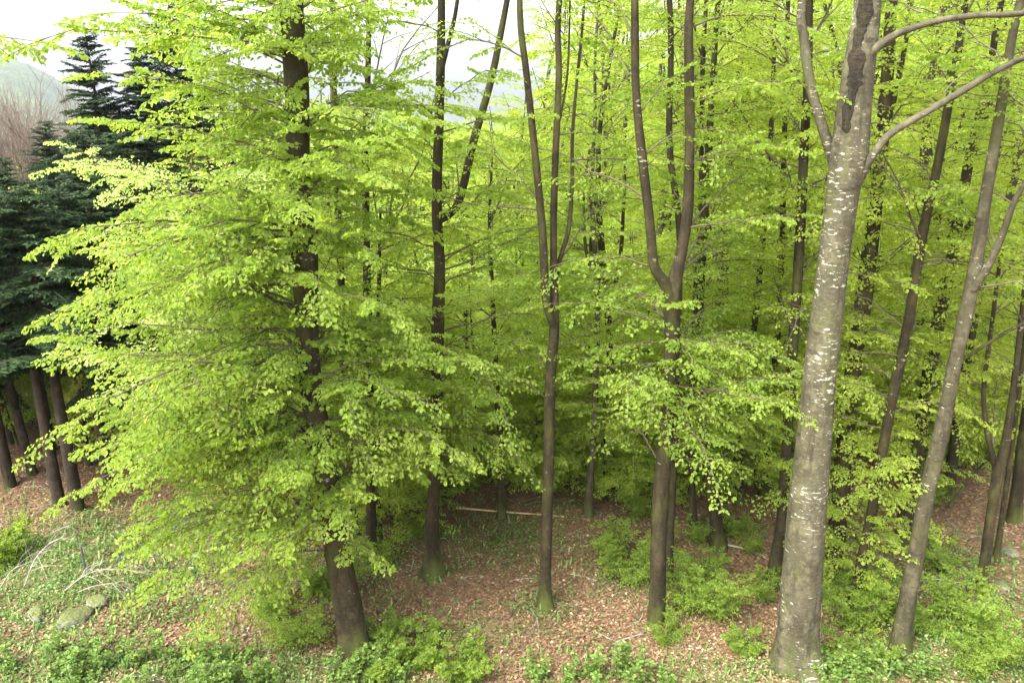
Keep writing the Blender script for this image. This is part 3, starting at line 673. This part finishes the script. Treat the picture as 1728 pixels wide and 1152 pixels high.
for i, (bx, by, zt, k, rz) in enumerate([(-60, 845, 6.4, 1, .4), (55, 800, 6.2, 1, 1.7), (230, 800, 6.6, 2, 2.6), (-20, 790, 6.6, 2, 3.7), (150, 785, 6.9, 1, 4.4), (-130, 805, 6.6, 2, 5.6), (90, 760, 6.9, 2, .7), (280, 770, 7.4, 2, 2.9), (200, 745, 7.4, 1, 1.1), (20, 750, 6.6, 1, 2.0)]):
    r_ = fir(0, 0, zt, k, 'dark fir standing in the shady fir stand at the left, among bare lower stems', rz, base=(bx, by), group='shady fir stand at the left'); w_ = [.6, .85, .7, 1.0, .5, .9, .75, .65, .95, .55][i]; r_.scale = (r_.scale[0] * w_, r_.scale[1] * w_, r_.scale[2]); r_.rotation_euler[0] = R([2, -3, 1, 3, -2, 0, 2, -1, 3, -2][i])
for i, (px, Y, zt, rz) in enumerate([(785, 27, 5.2, .2), (845, 31, 5.0, 1.4), (730, 32, 5.6, 2.2), (1010, 30, 5.4, 3.2), (1690, 27, 6.0, .8), (395, 30, 6.5, 4.2)]):
    fir(px, Y, zt, i % 2, ['dark fir in the wood behind the pale green young beech', 'dark fir deep in the wood behind the straight little beech', 'dark fir deep in the wood behind the flared foot beech', 'dark fir deep in the wood behind the pale grey stem', 'dark fir deep in the wood at the right edge', 'dark fir deep in the wood behind the big leafy beech'][i], rz, group='dark firs inside the wood')

# ================================================================== THE WOOD BEHIND (shared variants)
def wood_variant(seed, H=15.0, fork=False):
    g = np.random.default_rng(seed); bend = g.normal(0, .5, 4)
    W = np.array([[0, 0, -.4], [bend[0] * .3, bend[1] * .3, H * .3], [bend[0], bend[1], H * .6], [bend[2] * 1.3, bend[3] * 1.3, H]]); r = .085 + .07 * g.random()
    P, rr = smooth_path(W, [r * 1.2, r * .85, r * .6, .015], 26); paths = [(P, rr)]; tv = [tube(P, rr, 9, .05, .35, seed)]
    if fork:
        i = 9; a = g.uniform(0, 6.28); p = P[i]; dd = np.array([math.cos(a), math.sin(a), 0])
        P2, r2 = smooth_path([p, p + dd * .5 + [0, 0, 1.0], p + dd * 1.1 + [0, 0, 4], p + dd * 1.8 + [0, 0, 8]], [rr[i] * .8, rr[i] * .7, rr[i] * .5, .012], 18); paths.append((P2, r2)); tv.append(tube(P2, r2, 8, .05, 0, seed))
    tm = mesh_from('trunk', [(v, q, 0, None) for v, q in tv], (0,)); tm.materials.append(M['bark_backlit'] if seed % 2 else M['bark_brown'])
    lv, wd = Leaves(), []
    zone(g, paths, 1.6, H * .55, 36, 1.2, 2.5, lod='lo', keep=.85, leaves=lv, wood=wd, tb=.5); zone(g, paths, H * .55, H - .8, 20, 1.0, 2.0, keep=.75, lod='lo', leaves=lv, wood=wd, tb=.5, e0=(25, 50))
    cm = mesh_from('crown', [lv.build(LEAF_LO)] + [(v, q, 1, None) for v, q in wd], (1,)); cm.materials.append(M['leaf_glow'] if seed % 3 else M['leaf']); cm.materials.append(M['twig']); return tm, cm
WV = [wood_variant(100 + i, fork=(i % 3 != 1)) for i in range(8)]
def top_for(px, Y):
    """tree top height at a horizontal picture position, read off the skyline of the photograph"""
    xs = [-400, 0, 60, 130, 250, 420, 560, 640, 760, 880, 930, 1000, 1728, 2200]; py = [330, 330, 330, 330, 250, 100, 120, 205, 205, 150, 60, -260, -400, -400]
    y = np.interp(px, xs, py); return at(px, y, Y)[2]
g = np.random.default_rng(9); pts = []
tries = 0
while len(pts) < 235 and tries < 6000:
    tries += 1
    Y = 17.5 + 48 * g.random() ** 1.25; px = g.uniform(-350, 2080); X = at(px, 576, Y)[0]
    gz = float(ground_h(X, Y)); _, by = pix(np.array([X, Y, gz]))
    if by > 835 and px < 1240: continue
    if px < 300 and Y < 27: continue
    if px < 160 and Y < 32: continue
    if any((X - a) ** 2 + (Y - b) ** 2 < (1.55 + .02 * Y) ** 2 for a, b in pts): continue
    pts.append((X, Y)); H = top_for(px, Y) - gz
    if H < 3: continue
    H = min(H * g.uniform(.86, 1.0), 17.5); v = WV[g.integers(len(WV))]
    if H > 11: sc = (1.0, 1.0, H / 15)
    else: sc = (max(.6, H / 13), max(.6, H / 13), H / 15)
    if px > 880: lab, grp = [('slender beech among others ' + t_, 'slender beeches ' + t_) for t_ in ['behind the three stemmed centre beech' if px < 1080 else 'behind the U forked beech' if px < 1330 else 'behind the thickest silvery beech' if px < 1520 else 'behind the pale leaning beech at the right']][0]
    elif px > 330: lab, grp = 'low leafy beech in the far wood under the white sky behind the leafy beech', 'low beeches in the far wood under the white sky'
    else: lab, grp = 'small beech in the far wood under the pale hill beyond the firs', 'small beeches beyond the firs'
    place('beech_tree', [('trunk', v[0]), ('crown', v[1])], (X, Y, gz), g.uniform(0, 6.28), sc, lab, 'tree', grp).rotation_euler[0] = g.normal(0, R(2.5))

def where(px):
    return ('below the dark firs' if px < 330 else 'behind the leafy beech' if px < 640 else 'behind the clearing' if px < 960 else 'behind the U forked beech' if px < 1290 else 'right of the thickest beech')
# young understorey beeches, leafy to the ground
def under_variant(seed):
    g = np.random.default_rng(seed); b = g.normal(0, .25, 2); H = 4.2
    P, rr = smooth_path(np.array([[0, 0, -.2], [b[0], b[1], H * .5], [b[0] * 2, b[1] * 1.4, H]]), [.04, .03, .008], 20); paths = [(P, rr)]
    v, q = tube(P, rr, 6, .05, .2, seed); tm = mesh_from('trunk', [(v, q, 0, None)], (0,)); tm.materials.append(M['bark_backlit'])
    lv, wd = Leaves(), []; zone(g, paths, .4, H - .2, 26, .9, 1.9, lod='lo', leaves=lv, wood=wd, tb=.55)
    cm = mesh_from('crown', [lv.build(LEAF_LO)] + [(v, q, 1, None) for v, q in wd], (1,)); cm.materials.append(M['leaf_glow'] if seed % 3 else M['leaf']); cm.materials.append(M['twig']); return tm, cm
UV = [under_variant(400 + i) for i in range(5)]
g = np.random.default_rng(19); up = []; tries = 0
while len(up) < 230 and tries < 9000:
    tries += 1
    Y = 15.5 + 30 * g.random() ** 1.7; px = g.uniform(-60, 1800); X = at(px, 576, Y)[0]; gz = float(ground_h(X, Y)); bx, by = pix(np.array([X, Y, gz]))
    lim = np.interp(bx, [0, 280, 330, 640, 700, 760, 940, 1040, 1320, 1420, 1728], [640, 640, 880, 880, 860, 832, 828, 865, 865, 800, 780])
    if by > lim or any((X - a) ** 2 + (Y - b) ** 2 < 1.0 for a, b in up): continue
    up.append((X, Y)); v = UV[g.integers(5)]; s = g.uniform(.6, 1.25)
    place('young_beech', [('trunk', v[0]), ('crown', v[1])], (X, Y, gz), g.uniform(0, 6.28), (s, s, s * g.uniform(.8, 1.2)), 'young understorey beech, leafy to the ground, in the thicket ' + where(bx), 'tree', 'young beeches in the thicket ' + where(bx))

for k in range(44):          # the low bright fringe right at the far side of the clearing
    bx0 = g.uniform(560, 1330) if k < 32 else g.uniform(1400, 1740); by0 = g.uniform(815, 868) if k < 32 else g.uniform(770, 805)
    if bx0 < 700: by0 += 30
    if 740 < bx0 < 1010: by0 = g.uniform(806, 832)
    p = onground(bx0, by0); v = UV[g.integers(5)]; s = g.uniform(.5, .8)
    place('young_beech', [('trunk', v[0]), ('crown', v[1])], tuple(p), g.uniform(0, 6.28), (s, s, s * g.uniform(.8, 1.1)), 'young understorey beech, leafy to the ground, in the thicket ' + where(bx0), 'tree', 'young beeches in the thicket ' + where(bx0))
for k in range(16):
    p = onground(g.uniform(-80, 330), g.uniform(700, 760)); v = UV[g.integers(5)]; s = g.uniform(.6, 1.0)
    place('young_beech', [('trunk', v[0]), ('crown', v[1])], tuple(p), g.uniform(0, 6.28), (s, s, s), 'young understorey beech, leafy to the ground, in the thicket below the dark firs', 'tree', 'young beeches in the thicket below the dark firs')

# far-off wood that reads as one mass
def far_wood():
    g = np.random.default_rng(12); lv = Leaves(); n = 1500; P = []
    for k in range(n):
        Y = 62 + 150 * g.random() ** 1.3; X = (g.random() * 2 - 1) * Y * .85; gz = float(ground_h(X, Y)); px, _ = pix(np.array([X, Y, 8.0]))
        H = min(max(4 if px < 300 else 9, (2.0 if px < 300 else 6.5 if px < 950 else 11.0 + .03 * Y) - gz), 24) * g.uniform(.8, 1.0)
        m = 170; u = g.normal(0, 1, (m, 3)); u /= np.linalg.norm(u, axis=1)[:, None]; rad = g.uniform(.45, 1, m)[:, None]
        p = np.array([X, Y, gz + H * .58]) + u * rad * np.array([2.6, 2.6, H * .42])
        a = g.uniform(0, 6.28, m); lv.add(p, np.stack([np.cos(a), np.sin(a), g.normal(-.2, .2, m)], 1), u * .5 + np.array([0, 0, .9]), g.uniform(.5, 1.1, m), np.clip(g.normal(.4, .2, m) + g.normal(0, .12), 0, 1))
    tag(link('far_woods', mesh_from('far_woods', [lv.build(LEAF_LO)]), [M['leaf_deep']]), 'continuous far green wood falling away into the valley behind the clearing', 'woods', kind='stuff')
far_wood()

# ================================================================== BARE REDDISH SHRUB TREES, upper left
def bare_mesh(seed, H):
    g = np.random.default_rng(seed); out = []
    def rec(p, d, L, r, k):
        n = 5; pts = [p]; 
        for i in range(n): d = d + g.normal(0, .10, 3) + np.array([0, 0, .05]); d /= np.linalg.norm(d); pts.append(pts[-1] + d * L / n)
        out.append(tube(pts, np.linspace(r, r * .55, n + 1), 4))
        if k == 0: return
        for i in range(g.integers(3, 6)):
            j = g.integers(2, n + 1); dd = d + g.normal(0, .42, 3) * np.array([1, 1, .5]); dd /= np.linalg.norm(dd); rec(pts[j], dd, L * g.uniform(.5, .8), r * .55, k - 1)
    for s in range(6): a = g.uniform(0, 6.28); rec(np.array([0., 0, -.2]), np.array([math.cos(a) * .22, math.sin(a) * .22, 1.0]), H * .5, .055, 3)
    me = mesh_from('bare_stems', [(v, q, 0, None) for v, q in out], (0,)); me.materials.append(M['red_twig']); return me
BM = [bare_mesh(1, 8.0), bare_mesh(2, 8.0)]
for i, (px, Y, zt) in enumerate([(12, 40, 7.9), (62, 42, 8.3), (100, 41, 7.6), (35, 46, 8.6), (130, 44, 7.5), (-30, 41, 8.2)]):
    p = at(px, 300, Y); gz = float(ground_h(p[0], Y)); o = bpy.data.objects.new('bare_tree', BM[i % 2]); COL.objects.link(o)
    s = (zt - gz) / 7.6; o.location = (p[0], Y, gz); o.scale = (s * .8, s * .8, s); o.rotation_euler = (0, 0, i * 1.3)
    tag(o, 'leafless reddish brown tree of fine upright twigs below the pale hill at upper left', 'tree', 'leafless reddish trees below the pale hill')

# ================================================================== UNDERGROWTH
def sapling_mesh(seed, lod='mid', H=1.3, W=1.0, nst=8, leafm='leaf', dens=1.0):
    g = np.random.default_rng(seed); lv, wd = Leaves(), []
    for k in range(nst):
        a = g.uniform(0, 6.28); r0 = g.uniform(0, .15); p = np.array([math.cos(a) * r0, math.sin(a) * r0, -.05]); h = H * g.uniform(.6, 1.0)
        pts = [p, p + np.array([math.cos(a) * .25 * W, math.sin(a) * .25 * W, h * .5]), p + np.array([math.cos(a) * .6 * W, math.sin(a) * .6 * W, h])]
        P, r = smooth_path(pts, [.010, .007, .003], 10); wd.append(tube(P, r, 4))
        for j in range(2, 10):
            for _ in range(2):
                az = g.uniform(0, 6.28); spray(g, lod, P[j], az, g.uniform(-.1, .7), g.normal(0, .5), W * g.uniform(.25, .65) * (1.1 - .06 * j), lv, wd, .45 + g.normal(0, .12), dens * .5)
    me = mesh_from('sapling', [lv.build(LEAF_LO if lod != 'hi' else LEAF_HI)] + [(v, q, 1, None) for v, q in wd], (1,)); me.materials.append(M[leafm]); me.materials.append(M['twig']); return me
SM = [sapling_mesh(200 + i, 'hi' if i < 2 else 'mid', leafm='leaf') for i in range(4)]
SY = [sapling_mesh(210 + i, 'hi', .8, .7, 7, 'leaf', 1.0) for i in range(2)]
def bush(px, py, s, m, label, h=None, group=None):
    p = onground(px, py); o = bpy.data.objects.new('beech_sapling', m); COL.objects.link(o); o.location = (p[0], p[1], p[2] - .02); o.scale = (s, s, h or s); o.rotation_euler = (0, 0, px * .37)
    tag(o, label, 'sapling', group)
B = [(1060, 985, .95, 0, 'bushy bright green sapling to the left of the U forked beech foot'), (1030, 940, .8, 1, 'small leafy sapling behind and left of the U forked beech foot'),
     (1165, 1040, 1.0, 2, 'wide leafy sapling to the right of the U forked beech foot'), (1215, 1040, .9, 3, 'leafy sapling at the right end of the clump beside the U forked beech'),
     (1130, 1085, .55, 0, 'low sapling in front of the U forked beech foot'), (1180, 985, .8, 1, 'sapling rising behind the wide leafy one right of the U forked beech'),
     (1430, 1060, 1.0, 2, 'dense sapling at the right foot of the thickest silvery beech'), (1490, 1045, 1.1, 3, 'leafy sapling between the thickest silvery beech and the leaning pale beech'),
     (1570, 1072, .95, 0, 'leafy sapling at the right foot of the leaning pale beech'), (1625, 1060, 1.1, 1, 'spreading sapling in the right foreground beyond the leaning pale beech'),
     (1690, 1125, .95, 2, 'yellow green sapling in the lower right corner'), (1640, 1135, .8, 3, 'low sapling at the bottom edge in the right foreground'),
     (1590, 960, .9, 0, 'sapling on the brown slope right of the leaning pale beech'), (1285, 1010, .6, 1, 'small sapling left of the thickest silvery beech, by the dark beech foot'),
     (1265, 935, .5, 2, 'tiny sapling on the brown leaves left of the dark upright beech'), (1180, 915, .6, 3, 'sapling at the foot of the dark beech with left leaning foot'),
     (1240, 900, .6, 0, 'sapling just right of the dark beech with left leaning foot'), (1400, 1010, .8, 1, 'sapling behind the right side of the thickest silvery beech'),
     (640, 960, .9, 2, 'sapling behind the big leafy beech, towards the flared foot beech'), (500, 1090, .95, 3, 'green sapling in front of the big leafy beech, to the left of its foot'),
     (560, 1000, 1.0, 0, 'sapling behind the foot of the big leafy beech'), (455, 1040, .8, 1, 'sapling under the left boughs of the big leafy beech'), (700, 905, .7, 2, 'small sapling left of the flared foot beech'),
     (860, 800, .9, 3, 'sapling at the back edge of the clearing behind the straight little beech'), (930, 830, .8, 0, 'sapling on the bank behind the centre three stemmed beech'), (1080, 870, .9, 1, 'sapling far back at the right end of the clearing'),
     (1330, 860, .9, 2, 'sapling on the far slope left of the thickest silvery beech'), (1560, 850, 1.0, 3, 'sapling far back between the dark and the pale leaning beeches'), (780, 830, 1.0, 1, 'sapling at the far left end of the pale pole'),
     (1110, 930, .6, 2, 'small sapling tucked behind the U forked beech stem')]
for px, py, s, k, lab in B: bush(px, py, s * (.66 if px > 1400 else .72), SM[k], lab)
F2 = [(660, 1095, .7, 0, 'yellow green shrub at the foot of the big leafy beech'), (715, 1115, .75, 1, 'middle yellow green shrub at the bottom, right of the big leafy beech'), (785, 1140, .75, 0, 'yellow green shrub at the bottom edge below the clearing'),
      (640, 1140, .7, 1, 'low shrub at the bottom edge in front of the big leafy beech'), (1430, 1115, .55, 0, 'low yellowish shrub right of the thickest silvery beech foot'), (1480, 1108, .5, 1, 'low yellowish shrub left of the leaning pale beech foot'), (1255, 1100, .5, 0, 'low green shrub left of the thickest silvery beech foot')]
for px, py, s, k, lab in F2: bush(px, py, s, SY[k], lab)
# broad-leaved herbs along the bottom edge
def herb_mesh(seed):
    g = np.random.default_rng(seed); lv, wd = Leaves(), []
    for k in range(7):
        a = g.uniform(0, 6.28); p = np.array([g.normal(0, .12), g.normal(0, .12), -.03]); h = g.uniform(.3, .75); t = p + np.array([math.cos(a) * .15, math.sin(a) * .15, h])
        P, r = smooth_path([p, (p + t) / 2 + [.02, 0, 0], t], [.006, .005, .002], 8); wd.append(tube(P, r, 4)); m = int(h * 48); i = g.uniform(1, 7, m); c = P[i.astype(int)]
        b = g.uniform(0, 6.28, m); lv.add(c + np.stack([np.cos(b), np.sin(b), np.zeros(m)], 1) * .02, np.stack([np.cos(b), np.sin(b), g.uniform(-.2, .7, m)], 1), np.stack([g.normal(0, .25, m), g.normal(0, .25, m), np.ones(m)], 1), g.uniform(.05, .10, m), np.clip(g.normal(.5, .22, m), 0, 1))
    me = mesh_from('herb', [lv.build(LEAF_HI)] + [(v, q, 1, None) for v, q in wd], (1,)); me.materials.append(M['bluish']); me.materials.append(M['twig']); return me
HM = [herb_mesh(300 + i) for i in range(4)]
g = np.random.default_rng(14)
for k in range(64):
    px = g.choice([g.uniform(-20, 470), g.uniform(-20, 470), g.uniform(-20, 470), g.uniform(560, 700), g.uniform(900, 1140), g.uniform(1400, 1560)]); py = g.uniform(1105, 1175) if px < 480 else g.uniform(1130, 1175)
    p = onground(px, py); o = bpy.data.objects.new('herb_plant', HM[k % 4]); COL.objects.link(o); o.location = p; s = g.uniform(.4, .85); o.scale = (s, s, s); o.rotation_euler = (0, 0, g.uniform(0, 6))
    tag(o, 'low green leafy herb growing along the bottom edge of the photo', 'plant', 'leafy herbs along the bottom edge')

# ================================================================== STONES, WOOD ON THE GROUND, POSTS
def stone(px, py, sx, sy, sz, seed, label):
    import bmesh
    g = np.random.default_rng(seed); bm = bmesh.new(); bmesh.ops.create_icosphere(bm, subdivisions=4, radius=1)
    D = g.normal(0, 1, (9, 3)); D /= np.linalg.norm(D, axis=1)[:, None]; c = g.uniform(.55, .9, 9)
    for v in bm.verts:
        p = np.array(v.co)
        for d, k in zip(D, c):
            t = p @ d - k
            if t > 0: p = p - d * t * .85
        p = p * (1 + .07 * math.sin(p[0] * 9 + seed) * math.sin(p[1] * 11) * math.cos(p[2] * 8) + .03 * math.sin(p[0] * 23 + p[2] * 19) * math.cos(p[1] * 27 + seed)); v.co = (p[0] * sx, p[1] * sy, p[2] * sz)
    me = bpy.data.meshes.new('stone'); bm.to_mesh(me); bm.free(); me.polygons.foreach_set('use_smooth', [True] * len(me.polygons)); me.materials.append(M['stone'])
    o = bpy.data.objects.new('mossy_stone', me); COL.objects.link(o); p = onground(px, py); o.location = (p[0], p[1], p[2] + sz * .25); o.rotation_euler = (0, 0, seed)
    tag(o, label, 'stone')
stone(122, 1048, .34, .25, .16, 1, 'largest mossy flat stone in the grass at lower left')
stone(62, 1038, .22, .16, .10, 2, 'smaller mossy stone to the left of the largest stone')
stone(165, 1020, .20, .17, .13, 3, 'mossy stone behind and right of the largest stone')
stone(1650, 985, .14, .1, .08, 4, 'dark lump of stone left of the fork twisted beech foot on the brown slope')
stone(1690, 990, .15, .1, .08, 5, 'dark lump of stone right of the fork twisted beech foot on the brown slope')
stone(1702, 935, .16, .13, .12, 6, 'rounded dark stone up the brown slope at the right edge')
def stick(name, pts, r0, r1, m, label, cat, twigs=0, seed=0, lift=0.0, sub=4):
    g = np.random.default_rng(seed); P, r = smooth_path(pts, np.linspace(r0, r1, len(pts)), 24); parts = [tube(P, r, 7, .06, 0, seed)]
    for k in range(twigs):
        i = g.integers(5, 22); d = P[min(i + 1, 23)] - P[i - 1]; d /= np.linalg.norm(d); d = d + g.normal(0, .55, 3); d /= np.linalg.norm(d); L = g.uniform(.25, .8); q = P[i]
        Q = [q, q + d * L * .5 + g.normal(0, .03, 3), q + d * L + np.array([0, 0, -.12])]; a, b = smooth_path(Q, [r[i] * .5, r[i] * .35, .002], 7); parts.append(tube(a, b, 4))
    b = np.array(pts[0], float)
    return tag(link(name, mesh_from(name, [(v - b, q, 0, None) for v, q in parts], (0,)), [M[m]], None, tuple(b)), label, cat)
def G(px, py, dz=0.0): q = onground(px, py); return q + np.array([0, 0, dz])
def arch(p0, ptop, p1, dY=0):
    a = onground(*p0); Y = a[1]; return [a] + [at(x, y, Y + .1 * i) for i, (x, y) in enumerate(ptop)] + [at(p1[0], p1[1], Y + .3)]
stick('arched_branch', arch((40, 992), [(58, 945), (82, 918), (105, 906)], (110, 893)), .012, .004, 'pale_wood', 'bleached arching dead branch rising out of the grass at lower left', 'branch', 9, 1)
stick('arched_branch', arch((82, 905), [(98, 893), (118, 889)], (140, 899)), .009, .004, 'pale_wood', 'short bleached curved branch tip above the tall arching one', 'branch', 6, 2)
stick('arched_branch', arch((105, 1000), [(136, 975), (165, 962), (205, 960)], (250, 968)), .012, .004, 'pale_wood', 'bleached branch lying in a low arch above the mossy stones', 'branch', 16, 3)
stick('arched_branch', arch((0, 992), [(20, 962), (45, 950)], (70, 940)), .008, .003, 'pale_wood', 'thin bleached branch at the very left edge of the grass', 'branch', 12, 4)
stick('arched_branch', arch((120, 1003), [(160, 988), (200, 985)], (235, 1003)), .008, .003, 'pale_wood', 'thin bleached branch beneath the low arching branch', 'branch', 16, 5)
stick('wooden_pole', [G(772, 861, .06), G(840, 866, .05), G(905, 871, .05), G(952, 876, .06)], .022, .014, 'pole_wood', 'long pale peeled pole lying across the back of the clearing', 'pole')
stick('fallen_log', [G(884, 857, .06), G(905, 852, .08), G(935, 853, .07)], .045, .03, 'bark_grey', 'weathered grey log lying behind the pale peeled pole', 'log', 2, 6)
stick('fallen_log', [G(940, 858, .05), G(965, 850, .08), G(985, 858, .05)], .035, .02, 'bark_grey', 'darker crooked log beside the short pale grey stem', 'log', 3, 7)
stick('fallen_branch', [G(962, 970, .03), G(985, 975, .03), G(1008, 981, .02)], .012, .006, 'pale_wood', 'thin pale stick on the leaves right of the centre beech', 'stick', 1, 8)
stick('fallen_branch', [G(1228, 923, .05), G(1262, 932, .06), G(1300, 948, .03)], .02, .008, 'pale_wood', 'curved pale branch on the leaves left of the dark upright beech', 'stick', 1, 9)
stick('fallen_branch', [G(1555, 978, .04), G(1590, 982, .05), G(1625, 986, .03)], .014, .006, 'pale_wood', 'pale stick lying on the brown slope right of the leaning pale beech', 'stick', 0, 10)
stick('fallen_branch', [G(1275, 1118, .04), G(1330, 1132, .05), G(1378, 1140, .04), G(1400, 1136, .03)], .022, .010, 'bark_brown', 'dark fallen branch lying at the foot of the thickest silvery beech', 'branch', 2, 11)
stick('fallen_branch', [G(1040, 1085, .03), G(1060, 1080, .05), G(1085, 1072, .04)], .014, .006, 'pale_wood', 'short pale stick in front of the U forked beech', 'stick', 1, 12)
stick('fallen_branch', [G(1600, 862, .1), G(1622, 850, .4), G(1650, 832, .7)], .04, .02, 'bark_backlit', 'dark broken branch propped up far back on the brown slope', 'branch', 3, 13)
stick('dead_limb', [at(1545, 690, 12.6), at(1575, 655, 12.2), at(1600, 628, 11.9), at(1618, 606, 11.7)], .028, .045, 'bark_grey', 'dead grey limb hanging off the left side of the leaning pale beech', 'limb', 0, 14)
stick('dead_limb', [at(1622, 608, 11.7), at(1650, 590, 11.4), at(1690, 565, 11.2), at(1728, 545, 11.0), at(1790, 520, 10.8)], .032, .02, 'bark_grey', 'grey bare limb reaching from the leaning pale beech to the right edge', 'limb', 3, 15)
def sprig(px, py, Y, yaw, ln, n, seed, label, leafm='leaf'):
    g = np.random.default_rng(seed); lv, wd = Leaves(), []; p = at(px, py, Y); branch(g, 'hi', p, yaw, ln, R(8), R(-20), lv, wd, .6, .02, .8, .8)
    parts = [lv.build(LEAF_HI)] + [(v, q, 1, None) for v, q in wd]; parts = [(v - p, q, m, t) for v, q, m, t in parts]
    tag(link('beech_branch', mesh_from('beech_branch', parts, (1,)), [M[leafm], M['twig']], None, tuple(p)), label, 'branch')
sprig(-190, 40, 8.5, R(15), 1.5, 6, 61, 'leafy beech branch tip reaching in from the upper left corner against the white sky')
bush(14, 948, .75, SY[0], 'yellowish young shrub at the left edge among the bleached branches', 1.1)
for i, (px, py, pt, lab) in enumerate([(145, 968, 918, 'thin grey fence post in the grass right of the arching branches'), (206, 958, 928, 'thin grey fence post farther right, half under the leafy boughs')]):
    a = onground(px, py); b = at(px - 9 + i * 2, pt, a[1]); P = np.array([a - [0, 0, .1], (a + b) / 2, b]); v, q = tube(P, [.018, .018, .018], 6)
    tag(link('fence_post', mesh_from('fence_post', [(v - a, q, 0, None)], ()), [M['post']], None, tuple(a)), lab, 'post')

# ================================================================== AIR
def haze():
    x0, x1, y0, y1, z0, z1 = -2600, 2600, -1200, 2600, -95, 112
    z0 = float(-1.6 - 90 - 8.5)
    V = np.array([[x, y, z] for z in (z0, z1) for y in (y0, y1) for x in (x0, x1)], float)
    Q = np.array([[0, 2, 3, 1], [4, 5, 7, 6], [0, 1, 5, 4], [2, 6, 7, 3], [0, 4, 6, 2], [1, 3, 7, 5]])
    m = bpy.data.materials.new('air'); m.use_nodes = True; n = m.node_tree.nodes; n.remove(n['Principled BSDF'])
    v = n.new('ShaderNodeVolumePrincipled'); v.inputs['Color'].default_value = (.86, .93, 1, 1); v.inputs['Density'].default_value = .00022; v.inputs['Anisotropy'].default_value = .3
    m.node_tree.links.new(v.outputs[0], n['Material Output'].inputs['Volume'])
    tag(link('haze', mesh_from('haze', [(V, Q, 0, None)]), [m]), 'thin pale air that fades the far hill', 'haze', kind='stuff')
haze()
